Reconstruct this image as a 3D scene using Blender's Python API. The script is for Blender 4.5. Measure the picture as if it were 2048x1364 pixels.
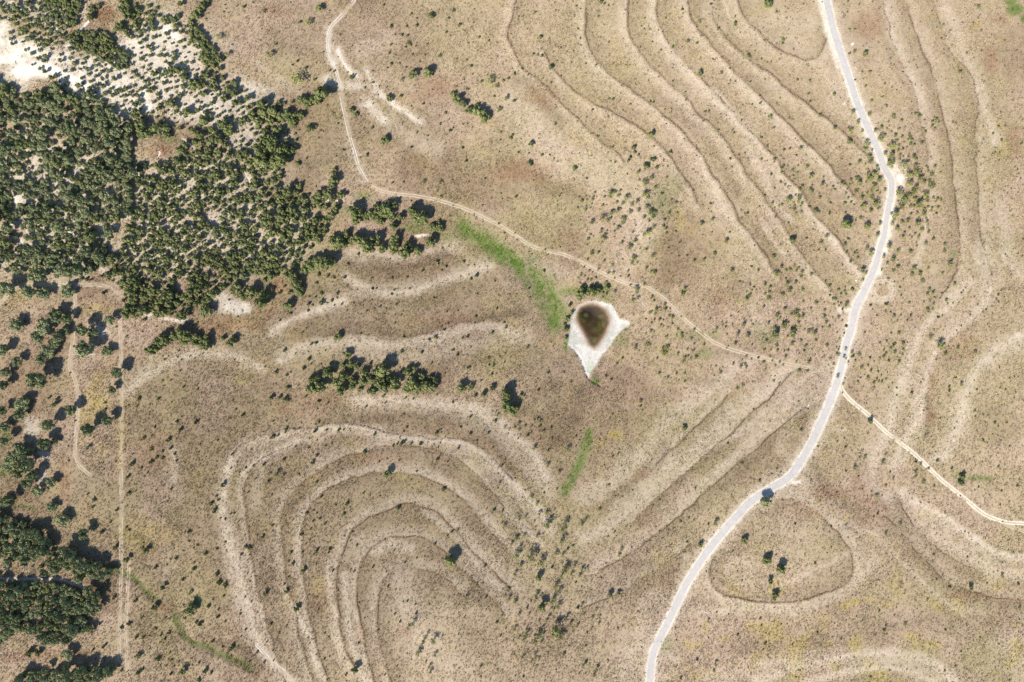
import bpy, math, random
import numpy as np
from mathutils import Vector

for _o in list(bpy.data.objects):
    bpy.data.objects.remove(_o, do_unlink=True)
random.seed(7)
RNG = np.random.default_rng(11)
scene = bpy.context.scene
COL = scene.collection

# ------------------------------------------------------------------ camera
S = 0.30                       # metres on the ground for one photograph pixel
ALT = 2048 * S * 24.0 / 36.0   # flying height for a 24 mm lens
cam_d = bpy.data.cameras.new("camera")
cam_d.sensor_width = 36.0
cam_d.lens = 24.0
cam_d.clip_start = 1.0
cam_d.clip_end = 9000.0
cam = bpy.data.objects.new("camera", cam_d)
cam.location = (0, 0, ALT)
COL.objects.link(cam)
scene.camera = cam

# ------------------------------------------------------------------ sky, sun, exposure
SUN_EL = math.radians(41)
SUN_AZ = math.atan2(-0.57, -0.82)          # towards the sun: lower left of the picture
world = bpy.data.worlds.new("World")
scene.world = world
world.use_nodes = True
wn = world.node_tree
sky = wn.nodes.new("ShaderNodeTexSky")
sky.sky_type = 'NISHITA'
sky.sun_disc = False
sky.dust_density = 0.3
sky.ozone_density = 4.0
sky.sun_elevation = SUN_EL
sky.sun_rotation = SUN_AZ % (2 * math.pi)
wn.links.new(sky.outputs[0], wn.nodes["Background"].inputs[0])
wn.nodes["Background"].inputs[1].default_value = 0.105
sun_d = bpy.data.lights.new("sun", 'SUN')
sun_d.energy = 5.0
sun_d.angle = math.radians(0.53)
sun_d.color = (1.0, 0.945, 0.86)
sun = bpy.data.objects.new("sun", sun_d)
COL.objects.link(sun)
_d = Vector((math.sin(SUN_AZ) * math.cos(SUN_EL), math.cos(SUN_AZ) * math.cos(SUN_EL), math.sin(SUN_EL)))
sun.rotation_euler = _d.to_track_quat('Z', 'Y').to_euler()
sun.location = (-60, -90, 120)
scene.view_settings.view_transform = 'Standard'
scene.view_settings.look = 'None'
scene.view_settings.exposure = 0.53
scene.view_settings.gamma = 1.0
scene.view_settings.use_curve_mapping = False

# ------------------------------------------------------------------ helpers
def px(u, v):
    """photograph pixel -> ground plan at z = 0"""
    return (u - 1024.0) * S, (682.0 - v) * S

HILLS = [(850, 1330, 260, 9.0), (1570, 1120, 150, 5.0), (1450, -150, 430, 12.0), (2150, 800, 300, 7.0),
         (100, 100, 300, 5.0), (1187, 690, 200, -4.0), (330, 1230, 140, -3.0), (900, 520, 240, -2.0)]
def base_h(x, y):
    h = np.zeros_like(np.asarray(x, float))
    for u, v, s, a in HILLS:
        cx, cy = px(u, v)
        h = h + a * np.exp(-((x - cx) ** 2 + (y - cy) ** 2) / (2 * (s * S) ** 2))
    return h

def world_xy(u, v, up=0.0):
    """where the thing seen at that pixel stands, its visible point being `up` above the ground"""
    u = np.asarray(u, float); v = np.asarray(v, float)
    x0, y0 = px(u, v)
    x, y = x0, y0
    for _ in range(4):
        k = 1 - (base_h(x, y) + up) / ALT
        x, y = x0 * k, y0 * k
    return x, y

def smooth_line(pts, step=5.0):
    p = np.array(pts, float)
    if len(p) < 3:
        out = [p[0]]
        n = max(2, int(np.hypot(*(p[1] - p[0])) / step))
        return np.array([p[0] + (p[1] - p[0]) * i / n for i in range(n + 1)])
    q = np.vstack([2 * p[0] - p[1], p, 2 * p[-1] - p[-2]])
    out = []
    for i in range(1, len(q) - 2):
        n = max(1, int(np.hypot(*(q[i + 1] - q[i])) / step))
        for k in range(n):
            t = k / n
            out.append(0.5 * ((2 * q[i]) + (-q[i - 1] + q[i + 1]) * t + (2 * q[i - 1] - 5 * q[i] + 4 * q[i + 1] - q[i + 2]) * t * t
                              + (-q[i - 1] + 3 * q[i] - 3 * q[i + 1] + q[i + 2]) * t ** 3))
    out.append(p[-1])
    return np.array(out)

_lat = np.random.default_rng(5).random((256, 256))
def vnoise(x, y, size, seed=0):
    """value noise 0..1 with lattice `size` metres"""
    x = np.asarray(x, float) / size + seed * 17.3 + 1000; y = np.asarray(y, float) / size + seed * 31.7 + 1000
    xi = np.floor(x).astype(int); yi = np.floor(y).astype(int)
    fx = x - xi; fy = y - yi
    fx = fx * fx * (3 - 2 * fx); fy = fy * fy * (3 - 2 * fy)
    a = _lat[xi & 255, yi & 255]; b = _lat[(xi + 1) & 255, yi & 255]
    c = _lat[xi & 255, (yi + 1) & 255]; d = _lat[(xi + 1) & 255, (yi + 1) & 255]
    return (a * (1 - fx) + b * fx) * (1 - fy) + (c * (1 - fx) + d * fx) * fy
def fbm(x, y, size, seed=0, octv=4):
    s = 0; a = 0.5; t = 0
    for k in range(octv):
        s = s + a * vnoise(x, y, size / 2 ** k, seed + k * 3); t += a; a *= 0.55
    return s / t
def sstep(a, b, x):
    t = np.clip((x - a) / (b - a), 0, 1)
    return t * t * (3 - 2 * t)

def mat(name, rough=0.9):
    m = bpy.data.materials.new(name); m.use_nodes = True
    b = m.node_tree.nodes["Principled BSDF"]
    b.inputs["Roughness"].default_value = rough
    b.inputs["Specular IOR Level"].default_value = 0.15
    return m, m.node_tree, b

def tag(o, label=None, cat=None, group=None, kind=None):
    if label: o["label"] = label
    if cat: o["category"] = cat
    if group: o["group"] = group
    if kind: o["kind"] = kind
    return o

def mesh_obj(name, verts, faces, material, parent=None, link=True, smooth=False):
    me = bpy.data.meshes.new(name)
    me.from_pydata([tuple(v) for v in verts], [], [tuple(f) for f in faces])
    if smooth:
        me.polygons.foreach_set("use_smooth", [True] * len(me.polygons))
    if material: me.materials.append(material)
    o = bpy.data.objects.new(name, me)
    if link: COL.objects.link(o)
    if parent: o.parent = parent
    return o

# ------------------------------------------------------------------ lines read off the place (photograph pixels)
ROAD = [(1640,-90),(1646,-40),(1653,0),(1664,50),(1679,100),(1696,150),(1712,200),(1733,250),(1756,300),(1768,335),(1777,350),(1783,366),(1782,391),
 (1777,416),(1772,441),(1769,466),(1762,491),(1755,516),(1747,541),(1736,566),(1724,591),(1712,616),(1706,641),(1700,666),(1694,682),
 (1683,732),(1668,782),(1648,832),(1625,882),(1611,907),(1596,932),(1575,957),(1540,978),(1500,1005),(1483,1023),(1460,1048),(1439,1073),
 (1419,1098),(1401,1123),(1385,1148),(1370,1173),(1358,1198),(1346,1223),(1334,1248),(1321,1273),(1309,1298),(1303,1323),(1299,1364),(1297,1420),(1296,1460)]
TRACKS = [
 # (points, gauge m, rut width m, colour key, label)
 ([(735,-50),(709,0),(684,30),(662,54),(656,75),(656,95),(662,117),(672,140),(678,162),(681,180),(684,205),(691,235),(698,267),(707,297),(717,332),(724,346),(734,363)], 1.3, 0.4, 'white', 'white two-rut dirt track winding down from the upper left edge'),
 ([(744,373),(762,381),(787,387),(824,391),(862,397),(899,407),(937,420),(974,438),(1000,451),(1024,466),(1039,476),(1061,491),(1091,501),(1124,508),(1154,520),(1184,536),(1214,550),(1241,562),(1261,568),(1289,572),(1306,582),(1329,598),(1351,621),(1374,643),(1399,663),(1424,682),(1434,687),(1461,698),(1499,709),(1536,718),(1573,727),(1623,736)], 1.4, 0.52, 'straw', 'thin two-rut dirt track passing above the dry pond to the paved road'),
 ([(1679,756),(1681,766),(1686,782),(1698,797),(1716,813),(1736,829),(1756,849),(1776,867),(1796,882),(1818,899),(1841,919),(1861,939),(1886,962),(1911,982),(1936,1002),(1961,1023),(1983,1035),(2011,1044),(2048,1047),(2100,1052)], 1.5, 0.9, 'sand', 'sandy dirt track forking off the paved road towards the lower right'),
 ([(1996,1040),(2020,1052),(2048,1063),(2090,1082)], 1.4, 0.34, 'straw', 'short faint rut forking from the sandy track at the right edge'),
 ([(241,640),(242,700),(243,800),(242,900),(243,1000),(242,1100),(242,1150),(240,1250),(238,1320)], 1.4, 0.34, 'straw', 'straight vertical dirt track along the left fields'),
 ([(258,1120),(255,1200),(251,1270),(256,1340)], 1.4, 0.34, 'straw', 'faint side ruts beside the straight vertical track'),
 ([(-40,640),(0,606),(25,581),(50,570),(100,568),(150,570),(195,570),(220,576),(245,591)], 1.4, 0.34, 'straw', 'dirt track running level below the large wood at the left edge'),
 ([(150,571),(151,603),(150,641),(146,682),(144,694),(139,732),(147,750),(155,782),(157,812),(154,852),(151,882),(152,912),(160,932),(180,950)], 1.4, 0.45, 'straw', 'wavering thin dirt track between scattered oaks at left'),
 ([(512,1288),(532,1310),(554,1330),(584,1360),(610,1390)], 1.5, 0.4, 'white', 'short pale ruts at the bottom edge left of the arched terraces'),
]
# terrace ridges: (points, side of the bare strip, strength of ridge, strength of bare strip)
BERMS = [
 ([(1040,-60),(1031,12),(1016,60),(1024,100),(1046,132),(1071,157),(1099,180),(1124,207),(1144,227),(1164,245),(1179,260),(1204,282),(1224,300),(1249,322)],-1,.7,.25),
 ([(1089,105),(1104,135),(1121,155),(1149,180),(1179,200),(1209,216),(1236,227),(1264,244),(1286,260),(1304,275),(1329,300),(1346,320),(1359,341),(1374,361),(1386,383),(1396,406)],-1,.9,.15),
 ([(1172,-60),(1173,0),(1171,37),(1174,72),(1181,100),(1196,125),(1219,147),(1249,170),(1279,192),(1306,212),(1336,237),(1366,262),(1381,280),(1399,302),(1414,325),(1424,346),(1444,373),(1459,401),(1474,428),(1489,453),(1511,486),(1536,516),(1550,545)],-1,.9,.35),
 ([(1258,-60),(1256,0),(1254,37),(1260,70),(1270,95),(1286,115),(1304,136),(1329,160),(1354,180),(1379,202),(1401,232),(1419,245),(1439,267),(1461,297),(1489,337),(1494,348),(1524,383),(1536,403),(1561,441),(1586,478),(1611,513),(1636,546),(1661,578),(1676,598)],-1,.8,.4),
 ([(1316,-60),(1316,0),(1316,25),(1320,50),(1331,75),(1346,100),(1374,127),(1396,152),(1419,172),(1436,195),(1459,217),(1481,240),(1506,267),(1529,292),(1536,300),(1556,322),(1568,343),(1598,376),(1618,408),(1643,441),(1673,473),(1698,508),(1721,538)],-1,.75,.8),
 ([(1374,-60),(1376,0),(1381,32),(1396,57),(1419,85),(1444,115),(1469,142),(1496,167),(1521,195),(1536,207),(1561,232),(1586,257),(1611,282),(1636,307),(1661,332),(1666,343),(1686,363),(1706,391)],-1,.9,.55),
 ([(1424,25),(1439,60),(1461,85),(1489,110),(1514,130),(1536,144),(1561,165),(1588,187),(1618,210),(1646,232),(1671,252),(1696,272),(1726,302),(1741,317)],-1,.95,.2),
 ([(1474,-40),(1476,0),(1486,25),(1504,50),(1524,70),(1536,82),(1556,100),(1586,112),(1611,119),(1633,114),(1643,100),(1652,77)],-1,.8,.35),
 ([(1762,-40),(1766,12),(1776,50),(1783,82),(1793,110),(1808,142),(1823,170),(1833,200),(1840,235),(1847,270),(1852,300),(1853,322)],1,.6,.35),
 ([(1797,-50),(1807,0),(1818,30),(1828,60),(1841,95),(1853,125),(1866,157),(1876,187),(1883,217),(1888,247),(1895,275),(1901,307),(1905,335),(1906,366),(1911,403),(1916,441),(1918,478),(1916,516),(1910,548),(1896,576),(1881,596)],1,.95,.2),
 ([(1855,-40),(1867,0),(1878,37),(1888,70),(1901,102),(1920,125),(1936,140),(1946,160),(1951,190),(1955,225),(1948,262),(1953,295),(1952,341),(1958,378),(1958,416),(1961,453),(1966,491),(1976,526),(1982,550)],1,.7,.25),
 ([(1786,992),(1801,1004),(1808,1023),(1831,1053),(1856,1080),(1881,1100),(1911,1120),(1948,1138)],1,.9,.2),
 ([(1823,1090),(1848,1120),(1873,1145),(1898,1165),(1926,1178),(1961,1189),(1998,1197),(2048,1202),(2110,1206)],1,1.2,.1),
 ([(1766,1030),(1791,1055)],1,.8,0),
 ([(1561,999),(1586,1001),(1608,1008),(1633,1023),(1661,1050),(1683,1078),(1701,1103),(1706,1128),(1701,1155),(1686,1170),(1656,1183),(1623,1195),(1586,1204),(1551,1204),(1511,1203),(1474,1195),(1444,1185),(1426,1170),(1421,1148),(1424,1125),(1429,1110)],1,.8,.45),
 ([(1581,744),(1561,769),(1536,798),(1506,822),(1479,847),(1449,877),(1414,907),(1384,934),(1359,957),(1329,982),(1299,1009),(1270,1035)],-1,.9,.5),
 ([(1459,789),(1429,822),(1399,849),(1369,879),(1339,904),(1311,929)],-1,.8,.4),
 ([(1611,814),(1573,844),(1536,877),(1509,902),(1481,922),(1454,947),(1424,972),(1394,999),(1369,1019),(1361,1033),(1324,1060),(1286,1090),(1244,1118),(1199,1140)],-1,1.1,.3),
 ([(1381,1090),(1336,1123),(1286,1155),(1244,1185),(1199,1203),(1164,1218)],-1,.7,.15),
 ([(800,1410),(784,1364),(774,1330),(764,1298),(758,1260),(756,1223),(758,1193),(767,1165),(782,1145),(807,1137),(834,1138),(867,1145),(897,1160),(915,1175)],1,1.0,.3),
 ([(762,1410),(749,1364),(739,1323),(729,1275),(721,1235),(716,1193),(717,1163),(724,1128),(737,1103),(757,1088),(782,1077),(812,1074),(844,1078),(872,1090),(894,1108),(917,1133),(949,1163),(982,1198),(1010,1230)],1,1.0,.35),
 ([(709,1333),(694,1305),(684,1263),(677,1223),(674,1185),(674,1153),(684,1110),(697,1078),(712,1055),(737,1038),(774,1022),(800,1011),(824,1009),(849,1016),(874,1025),(894,1043),(914,1065),(937,1095),(967,1125),(997,1155),(1022,1178)],1,.85,.4),
 ([(660,1370),(642,1313),(629,1273),(619,1230),(612,1185),(606,1148),(604,1105),(608,1050),(620,1015),(642,994),(662,979),(692,964),(724,953),(762,947),(799,947),(837,952),(880,968),(912,989),(947,1019),(957,1035),(979,1060),(1004,1088),(1024,1108)],1,.75,.5),
 ([(632,1380),(622,1348),(609,1305),(599,1273),(596,1235),(584,1200),(574,1163),(569,1123),(564,1078),(563,1048),(566,1023),(579,997),(597,974),(624,952),(662,929),(694,914),(729,902),(762,892),(810,893),(862,899),(897,912),(932,932),(957,957),(982,984),(1012,1017)],1,.75,.3),
 ([(572,1370),(559,1330),(547,1290),(537,1253),(527,1213),(517,1178),(510,1148),(500,1090),(492,1030),(490,990),(497,950),(520,920),(545,905),(562,897),(587,887)],1,.55,.4),
 ([(470,905),(490,885),(512,872),(542,864),(574,857),(624,854),(652,849),(682,846),(720,852),(762,862),(812,869),(862,877),(912,879),(942,887),(974,907),(999,932),(1024,957)],-1,.6,.2),
 ([(1250,640),(1262,665),(1275,680),(1300,668)],1,.3,0),
]
# bare pale strips: (points, half-width px, strength)
PALE = [
 ([(1768,5),(1778,45),(1790,85),(1806,125),(1822,155),(1836,180),(1846,205)],4,.75),
 ([(1868,381),(1861,416),(1853,448),(1846,476),(1841,501),(1833,526)],3,.6),
 ([(1880,-30),(1891,10),(1911,50),(1926,95),(1941,130),(1961,180),(1971,217),(1983,255),(1993,280)],6,.55),
 ([(2000,400),(2006,436),(2011,478),(2023,511),(2048,541),(2080,570)],6,.45),
 ([(1958,496),(1966,541),(1971,578),(1966,603),(1948,621),(1923,641),(1898,658),(1881,676),(1868,690),(1856,727),(1843,782),(1836,802),(1831,845),(1816,877),(1798,907),(1786,932)],8,.6),
 ([(1906,603),(1873,633),(1848,656),(1831,678),(1815,740),(1795,800),(1768,847),(1756,895),(1743,932),(1756,970),(1776,987)],10,.42),
 ([(2090,655),(2036,687),(1998,704),(1966,729),(1946,752),(1933,782),(1923,820),(1916,857),(1898,887),(1881,907)],9,.6),
 ([(1800,985),(1830,1008),(1856,1023),(1886,1040),(1916,1060),(1946,1080),(1981,1100),(2011,1114),(2048,1119),(2090,1120)],4,.75),
 ([(1840,1030),(1886,1056),(1930,1085),(1981,1116),(2048,1140),(2090,1146)],13,.35),
 ([(1591,732),(1561,757),(1536,782),(1511,799),(1474,824),(1424,864),(1374,907),(1336,939),(1299,977),(1249,1017),(1211,1055),(1169,1075)],9,.6),
 ([(1670,735),(1640,760),(1610,790),(1575,815),(1530,850),(1490,885)],12,.5),
 ([(1474,732),(1424,774),(1374,812),(1324,857),(1286,902),(1249,937),(1211,967),(1164,997)],9,.5),
 ([(662,856),(702,856),(737,864),(774,876),(824,881),(874,886),(912,891),(942,905),(969,926),(999,953),(1024,976),(1050,1005),(1080,1040),(1100,1062)],5,.6),
 ([(580,1390),(560,1345),(510,1275),(495,1248),(480,1198),(470,1148),(462,1098),(450,1048),(442,1007),(446,965),(457,932),(480,900),(520,880),(600,862)],8,.55),
 ([(512,1010),(514,965),(530,925),(560,900),(600,880),(650,866)],5,.4),
 ([(487,724),(450,709),(400,702),(350,714),(312,732),(275,754),(257,777)],8,.5),
 ([(549,656),(587,636),(624,618),(680,600),(737,581),(812,578),(874,563),(924,541),(974,528)],8,.5),
 ([(690,505),(762,508),(812,516),(862,503),(912,491)],8,.45),
 ([(562,707),(637,702),(737,707),(812,712),(887,697),(937,687),(1050,670)],9,.4),
 ([(700,800),(737,802),(812,807),(874,817),(924,827),(962,844),(999,867),(1024,897),(1060,930),(1100,980)],9,.45),
 ([(600,620),(570,650),(560,665)],6,.4),
 ([(677,100),(685,120),(700,142),(717,155)],3,.95),
 ([(730,205),(757,228),(770,240)],6,.7),
 ([(749,185),(770,197),(785,205),(800,215),(830,235),(845,245)],3.5,.8),
 ([(775,240),(800,260),(830,280),(870,300)],10,.45),
 ([(512,125),(545,150),(580,175),(605,185)],5,.4),
 ([(700,290),(712,320),(725,350)],7,.4),
 ([(780,80),(740,95),(725,105)],7,.35),
 ([(1030,210),(1070,265),(1120,310),(1180,335),(1240,365),(1280,400),(1290,450),(1275,500)],18,.38),
 ([(1400,340),(1440,400),(1480,480),(1510,560),(1530,640)],12,.35),
 ([(1490,250),(1530,330),(1580,400)],8,.45),
 ([(1450,20),(1480,40),(1530,75)],8,.35),
 ([(1420,0),(1432,25),(1445,55)],4,.4),
 ([(1655,140),(1665,180),(1690,220)],9,.4),
 ([(1560,80),(1600,90),(1640,60)],14,.3),
 ([(1700,620),(1690,690),(1670,750)],13,.3),
 ([(800,1180),(810,1230),(850,1290),(900,1330)],22,.3),
 ([(680,1110),(720,1080)],9,.3),
 ([(1420,1364),(1520,1330),(1640,1320),(1760,1315),(1830,1340),(1900,1380)],11,.5),
 ([(2048,1250),(2010,1290),(2040,1340)],16,.35),
 ([(350,900),(345,950),(355,990)],8,.3),
 ([(1300,1280),(1260,1300),(1255,1350)],14,.4),
 ([(1330,1190),(1300,1220),(1280,1260)],10,.45),
 ([(1360,1180),(1390,1200)],8,.3),
 ([(1545,1005),(1500,1035),(1460,1075),(1435,1105)],2.5,.5),
 ([(1610,920),(1615,960),(1575,1000)],6,.4),
 ([(1655,855),(1690,862)],2,.6),
 ([(1376,1120),(1355,1110)],1.5,.6),([(1420,1085),(1410,1073)],1.5,.7),
 ([(1690,185),(1720,178)],2,.4),([(1740,242),(1780,232)],2.5,.5),
 ([(1700,1050),(1760,1075),(1790,1110),(1840,1160),(1930,1230)],1.2,.5),
 ([(1695,1108),(1640,1135),(1560,1172)],1.2,.45),([(1480,1215),(1420,1225)],1.2,.4),
 ([(1970,1230),(1880,1195)],1.2,.3),
]
# chalk-white bare spots: (u, v, rx, ry, strength)
WHITE = [(30,115,60,45,.6),(90,125,60,30,.55),(330,130,90,70,.55),(430,205,90,45,.45),(200,150,80,40,.6),(260,210,60,30,.5),(480,260,70,60,.35),(100,20,60,30,.35),(330,60,50,50,.35),(400,360,130,60,.36),(330,480,110,90,.34),(460,450,90,80,.34),(120,400,130,130,.34),(560,470,70,60,.28),(10,120,40,18,1),(50,140,40,18,1),(95,140,35,16,1),(20,90,20,20,.8),(8,60,14,20,.7),(120,120,30,14,.7),(140,160,22,10,.7),(60,105,30,12,.9),
 (288,190,10,18,.9),(296,212,9,10,.9),(335,57,10,9,.9),(352,72,12,10,.8),(300,165,14,8,.5),(260,200,10,20,.6),(165,170,18,8,.6),(190,90,20,10,.4),
 (400,110,18,18,.45),(375,140,20,12,.35),(430,215,30,16,.3),(330,190,30,20,.5),(310,130,30,20,.45),(355,230,16,8,.5),(420,165,20,8,.4),
 (470,616,34,12,.55),(440,600,26,16,.35),(350,640,30,6,.6),(300,628,20,6,.4),(200,663,22,12,.4),(172,705,22,8,.55),(62,857,14,22,.3),(87,907,14,10,.3),(84,955,8,22,.3),
 (300,260,30,10,.4),(36,400,12,12,.8),(30,445,10,12,.8),(60,400,12,6,.7),(5,420,8,12,.8),(160,393,10,6,.6),(215,386,6,5,.8),(226,453,12,4,.7),(137,466,14,5,.6),(45,483,14,8,.5),(125,523,12,4,.6),
 (10,500,8,6,.6),(18,8,12,8,.7),(45,20,10,10,.6),(110,60,12,8,.5),(205,540,12,8,.4),
 (655,160,16,14,.45),(668,128,10,14,.4),(700,172,30,8,.3),
 (1801,356,12,12,1),(1790,345,8,16,.6),(1810,330,6,14,.4),(1705,88,4,3,.9),(1690,208,5,5,.5),
 (843,470,14,3,.9),(1250,645,10,5,.7),(1680,620,6,6,.4),(1759,548,6,5,.7),(1697,619,10,4,.5),(345,345,20,8,.3),(480,410,60,40,.3),(400,470,80,50,.28),(330,380,40,40,.3),
 (1590,966,10,4,.6),(1585,952,8,5,.6),(1634,893,4,3,.5)]
# red-brown, dark, yellow, green patches: (u, v, rx, ry, strength)
RED = [(215,28,24,16,1),(325,302,34,20,.9),(545,25,40,14,.5),(1080,190,26,16,.6),(1095,205,18,10,.5),(1030,345,50,22,.7),(870,170,40,20,.5),(850,190,50,14,.3),(470,650,60,14,.7),(430,665,50,12,.5),
 (365,570,14,16,.7),(540,625,16,20,.5),(560,575,22,18,.8),(900,640,60,12,.4),(840,640,60,12,.4),(640,800,60,16,.4),(600,820,50,14,.35),(470,730,20,8,.4),(1735,55,26,22,.6),(1760,30,20,14,.4),(1980,120,18,30,.6),
 (2000,40,20,14,.5),(2030,280,14,30,.5),(1860,760,12,40,.6),(1860,830,10,16,.6),(1745,990,30,60,.4),(1660,985,40,14,.5),(1715,965,12,30,.5),(815,1260,22,16,.6),(1180,1020,26,8,.3),(770,930,40,10,.35),(760,920,50,12,.3),
 (650,1200,24,24,.35),(130,960,12,40,.5),(170,1030,16,30,.3),(250,700,10,14,.5),(330,1215,16,10,.5),(300,900,30,30,.25),(1330,560,22,14,.3),(1260,560,30,30,.25),(1440,600,20,30,.35),(1290,950,20,10,.4),
 (1130,1000,30,20,.2),(1300,1040,30,20,.25),(1600,1020,50,16,.3),(720,1280,12,40,.4),(760,1330,10,30,.4),(1940,1190,50,8,.5),(60,1310,60,14,.6),(140,1310,50,10,.5),(1860,640,30,30,.3),(1920,690,40,24,.35)]
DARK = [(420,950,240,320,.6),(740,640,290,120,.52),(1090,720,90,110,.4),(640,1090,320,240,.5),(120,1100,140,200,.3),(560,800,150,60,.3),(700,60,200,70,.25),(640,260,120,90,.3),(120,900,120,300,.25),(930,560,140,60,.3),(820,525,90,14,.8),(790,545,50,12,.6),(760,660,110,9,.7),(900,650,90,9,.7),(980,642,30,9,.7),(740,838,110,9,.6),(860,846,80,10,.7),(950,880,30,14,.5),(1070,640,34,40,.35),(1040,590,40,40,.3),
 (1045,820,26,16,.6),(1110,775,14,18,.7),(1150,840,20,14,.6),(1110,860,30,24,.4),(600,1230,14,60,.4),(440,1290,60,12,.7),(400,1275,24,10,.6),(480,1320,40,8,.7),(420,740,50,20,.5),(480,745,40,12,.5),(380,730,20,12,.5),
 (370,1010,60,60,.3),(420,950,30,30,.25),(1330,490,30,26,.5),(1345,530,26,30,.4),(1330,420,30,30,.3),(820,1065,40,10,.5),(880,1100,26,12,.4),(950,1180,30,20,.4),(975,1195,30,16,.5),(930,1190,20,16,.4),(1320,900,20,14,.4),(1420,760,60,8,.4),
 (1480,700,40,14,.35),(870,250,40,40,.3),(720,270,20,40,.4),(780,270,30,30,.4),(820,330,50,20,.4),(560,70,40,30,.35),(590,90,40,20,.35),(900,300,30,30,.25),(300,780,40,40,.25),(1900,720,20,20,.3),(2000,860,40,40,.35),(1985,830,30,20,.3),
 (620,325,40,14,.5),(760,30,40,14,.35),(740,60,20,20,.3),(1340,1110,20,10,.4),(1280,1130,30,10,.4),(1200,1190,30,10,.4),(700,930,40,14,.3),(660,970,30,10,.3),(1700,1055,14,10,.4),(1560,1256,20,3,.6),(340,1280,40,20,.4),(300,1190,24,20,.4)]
YELLOW = [(195,795,26,40,.9),(175,830,18,26,.8),(165,880,16,16,.5),(200,900,20,16,.4),(700,890,16,8,.3),(800,953,14,4,.8),(620,955,16,8,.4),(640,1170,10,16,.5),(575,1205,20,24,.4),(240,880,10,80,.5),(300,1070,50,30,.5),(280,1040,30,20,.4),
 (1705,1200,16,8,.9),(1690,1210,14,8,.8),(1740,1200,14,6,.6),(1780,1210,20,8,.6),(1820,1270,20,10,.7),(1860,1290,16,10,.5),(1660,1290,10,6,.8),(1580,1290,14,10,.6),(1560,1310,40,12,.5),(1870,1290,14,8,.6),(1385,1290,24,14,.6),(1450,1278,14,8,.7),
 (1350,1340,10,12,.6),(1420,1350,40,10,.5),(1695,1035,8,6,.8),(1745,1075,10,8,.6),(1230,870,16,8,.9),(1200,885,12,8,.6),(1400,1290,10,8,.5),(1330,700,10,8,.6),(1240,715,16,12,.3),(1360,440,10,20,.6),(1380,460,12,12,.4),(1950,50,14,12,.7),(2000,250,12,8,.6),
 (2005,300,14,20,.5),(480,760,12,12,.5),(735,385,16,10,.3),(1240,1110,12,8,.5),(1330,1115,16,8,.5),(1290,1150,14,8,.3),(660,90,10,8,.2),(655,5,14,5,.6),(1570,75,6,4,.2),(1860,1025,24,20,.5),(1710,560,10,10,.2),(930,405,20,10,.2),(50,600,30,20,.3),(200,620,40,16,.5)]
GREENP = [(10,940,22,18,.6),(12,880,12,20,.5),(1965,955,30,6,.6),(1925,950,12,10,.4),(2030,20,22,12,.9),(2020,5,16,8,.9),(2048,40,10,10,.9),(1245,655,8,5,.9),(1182,733,5,10,.8),(1190,762,6,7,1),(1132,690,4,12,.9),(1112,650,9,18,.7),(1210,600,20,10,.45),
 (1235,680,22,14,.35),(835,455,30,10,.5),(730,395,20,10,.45),(690,420,20,14,.4),(1320,400,20,40,.35),(1350,370,20,20,.3),(1410,710,20,10,.4),(1390,670,40,12,.35),(1540,670,30,20,.35),(350,1245,10,10,.5),(895,475,20,10,.4),(340,280,24,12,.4),(390,290,16,10,.4),
 (1330,1290,20,26,.35),(400,1200,16,14,.4),(220,1140,20,10,.5)]
GREENL = [([(925,455),(950,470),(985,492),(1020,515),(1050,542),(1080,572),(1102,596),(1112,622),(1110,645)],17,1.0),([(1075,560),(1095,590),(1108,630)],22,.85),([(1105,588),(1135,582),(1170,580),(1215,578)],9,.7),([(1030,520),(1070,515)],7,.5),
 ([(1180,862),(1172,885),(1165,910),(1150,945),(1138,965),(1130,985)],9,.85),([(225,1138),(260,1152),(290,1180),(312,1198)],6,.5),([(350,1228),(362,1250),(368,1270),(390,1285),(420,1292),(440,1308),(480,1322),(500,1340)],6,.55),
 ([(5,1000),(35,1010),(70,1020)],6,.4)]
DITCH = [([(480,338),(490,352),(502,374)],2.0,'w'),([(590,398),(640,398),(690,402)],1.6,'w'),([(362,278),(380,290),(395,312)],2.2,'w'),([(-20,1158),(30,1157),(70,1160),(110,1158),(140,1164),(175,1178)],3.0,'w'),
 ([(1136,692),(1146,700),(1156,712),(1164,729),(1171,748),(1178,760),(1190,768),(1198,775)],1.3,'d'),([(318,298),(322,306),(318,312)],1.2,'w'),([(130,95),(145,80),(160,60),(175,45)],2,'w'),([(0,470),(20,455),(30,445)],3,'w')]
# mown turning circles: (u, v, outer radius px, squash, strength)
SWIRLS = [(1762,580,30,1.0,.9),(1588,890,40,1.0,.25),(1385,1130,30,1,.2),(1480,1140,32,1.0,.35),(1310,1228,44,.8,.45),(1390,1195,34,.8,.35),(1285,1300,40,1,.4),(1680,205,36,1,.45),(1330,1330,34,1,.5),(1545,960,22,1,.5)]
POND_RIM = [(1174,603),(1199,601),(1221,608),(1231,623),(1241,638),(1258,646),(1249,656),(1236,668),(1224,682),(1221,689),(1204,712),(1192,730),(1186,742),(1177,757),(1171,747),(1164,729),(1156,712),(1146,701),(1136,692),(1141,666),(1144,641),(1149,621),(1159,609)]
POND_MUD = [(1174,610),(1186,609),(1199,613),(1210,622),(1217,633),(1219,648),(1212,664),(1201,682),(1189,697),(1179,690),(1169,668),(1160,652),(1153,637),(1154,624),(1162,614)]
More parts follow.
